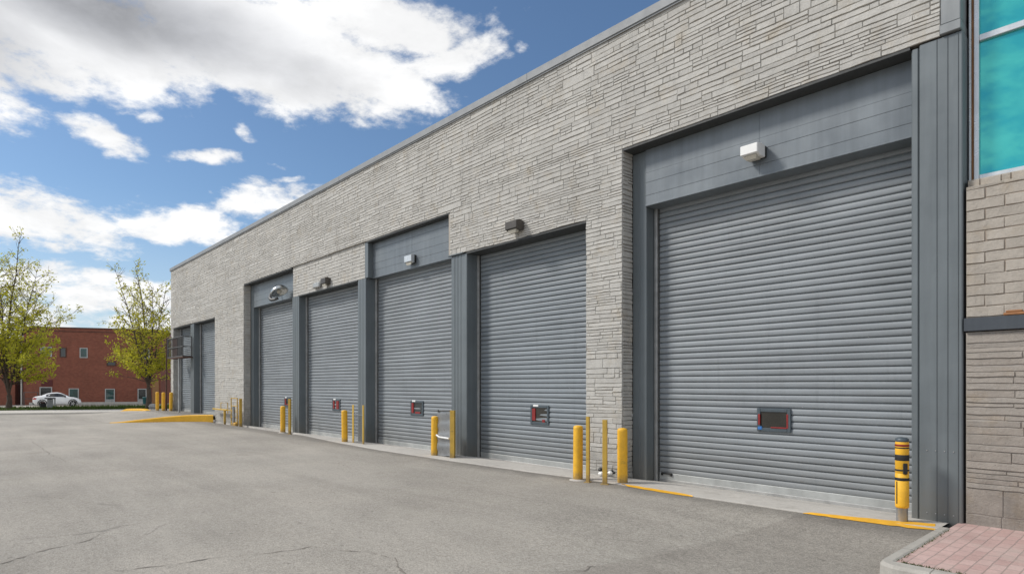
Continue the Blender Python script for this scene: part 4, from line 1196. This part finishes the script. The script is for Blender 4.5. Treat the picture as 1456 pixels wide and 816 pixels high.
LOBES = [(215, 165, 26, 14, 0, .62), (175, 160, 24, 14, 20, .5), (145, 215, 40, 14, -8, .55), (265, 232, 20, 7, 0, .5), (420, 262, 44, 10, 14, .6), (690, 80, 46, 16, 12, .6), (130, 60, 250, 95, 0, 1), (380, 75, 210, 100, -6, 1.05), (530, 130, 110, 66, -8, 1), (640, 85, 100, 36, 20, .95), (560, 35, 130, 60, 0, .95), (70, 105, 120, 34, 0, .85), (-150, 40, 240, 120, 0, 1),
         (148, 190, 66, 36, -20, .80), (300, 226, 70, 17, 6, .70), (356, 195, 28, 14, -20, .66), (30, 138, 40, 7, -12, .5), (735, 68, 22, 12, 0, .5), (400, 240, 26, 8, -10, .45),
         (70, 310, 190, 54, 0, .98), (235, 318, 130, 34, 6, .92), (385, 288, 110, 28, 12, .82), (-160, 310, 200, 70, 0, .9), (60, 262, 60, 16, -10, .6),
         (160, 420, 190, 46, 0, .92), (0, 455, 220, 60, 0, .8), (250, 480, 220, 50, 0, .8), (560, 10, 260, 40, -4, .5)]
acc = None
for L in LOBES:
    v = lobe(*L, aew)
    acc = v if acc is None else T.math('MAXIMUM', acc, v)
# away from the part of the sky the doors face: broken cloud from noise alone
outside = T.math('MAXIMUM', T.ramp(T.math('ABSOLUTE', T.math('ADD', az, .18)), .70, 1.0), T.ramp(el, .62, .80))
acc = T.math('MAXIMUM', acc, T.math('MULTIPLY', outside, .62))
n1 = T.noise(T.scale(proj, (1, 1, 1.6)), 3.4, 9, .60, .25)
n2 = T.noise(T.scale(proj, (1, 1, 1.6)), 11.0, 7, .62, .15)
n3 = T.noise(proj, 34.0, 6, .65, .1)
fb = T.math('ADD', T.math('MULTIPLY', T.math('SUBTRACT', n1, .5), 1.35), T.math('MULTIPLY', T.math('SUBTRACT', n2, .5), 1.05))
fb = T.math('ADD', fb, T.math('MULTIPLY', T.math('SUBTRACT', n3, .5), .45))
dens = T.math('ADD', acc, fb)
alpha = T.ramp(dens, .34, .80)
# shading inside the clouds: lit from the upper left behind, grey bellies
offs = T.vmath('ADD', proj, (-.05, -.03, .05))
n1b = T.noise(T.scale(offs, (1, 1, 1.6)), 3.4, 6, .58, .25)
rel = T.math('SUBTRACT', n1, n1b)
lit = T.ramp(rel, -.10, .12, -.07, .07, False)
belly = T.math('MAXIMUM', lobe(150, 5, 280, 74, -4, 1, aew), T.math('MAXIMUM', lobe(400, 95, 110, 40, -10, .42, aew), lobe(-150, 10, 240, 80, 0, 1, aew)))
belly = T.math('MULTIPLY', belly, T.ramp(T.math('ADD', n1, T.math('MULTIPLY', n2, .25)), .40, .78, .55, 1.15))
bright = T.math('ADD', T.ramp(dens, .45, 1.1, .97, 1.04), lit)
bright = T.math('SUBTRACT', bright, T.math('MULTIPLY', belly, .55))
cl = T.mix(belly, (1.0, 1.0, 1.0), (.97, .985, 1.03))
cloud = T.mix(1.0, cl, T.n('ShaderNodeCombineColor', ins={0: bright, 1: bright, 2: bright}).outputs[0], 'MULTIPLY')
skyc = T.mix(1.0, sky.outputs[0], (.098, .111, .119), 'MULTIPLY')
# thin haze towards the horizon
haze = T.ramp(el, .0, .28, .55, 0)
skyc = T.mix(haze, skyc, (.62, .72, .84))
final = T.mix(T.math('MULTIPLY', alpha, .97), skyc, cloud)
low = T.ramp(d.outputs[2], -.02, .0)
final = T.mix(low, (.30, .29, .27), final)
bg = T.n('ShaderNodeBackground', ins={'Color': final, 'Strength': 1.0})
wo = T.n('ShaderNodeOutputWorld', ins={'Surface': bg.outputs[0]})

sd = bpy.data.lights.new('sun', 'SUN'); sd.energy = 2.9; sd.angle = R(11); sd.color = (1.0, .955, .89)
so = bpy.data.objects.new('sun', sd); COL.objects.link(so)
a = R(SUN_AZ); e = R(SUN_EL)
to_sun = Vector((math.sin(a)*math.cos(e), math.cos(a)*math.cos(e), math.sin(e)))
so.rotation_euler = (-to_sun).to_track_quat('-Z', 'Y').to_euler(); so.location = (-20, -30, 40)

# ------------------------------------------------------------------ camera
cd = bpy.data.cameras.new('camera'); cam = bpy.data.objects.new('camera', cd); COL.objects.link(cam)
cam.location = (0, -8.8, 1.65)
fw = Vector((-.7411, .6714, 0)); cam.rotation_euler = fw.to_track_quat('-Z', 'Y').to_euler()
cd.sensor_width = 36; cd.lens = 36*873/1456; cd.shift_y = (548-408)/1456
cd.clip_start = .05; cd.clip_end = 3000
scene.camera = cam
scene.view_settings.view_transform = 'Standard'; scene.view_settings.look = 'None'; scene.view_settings.exposure = 0; scene.view_settings.gamma = 1
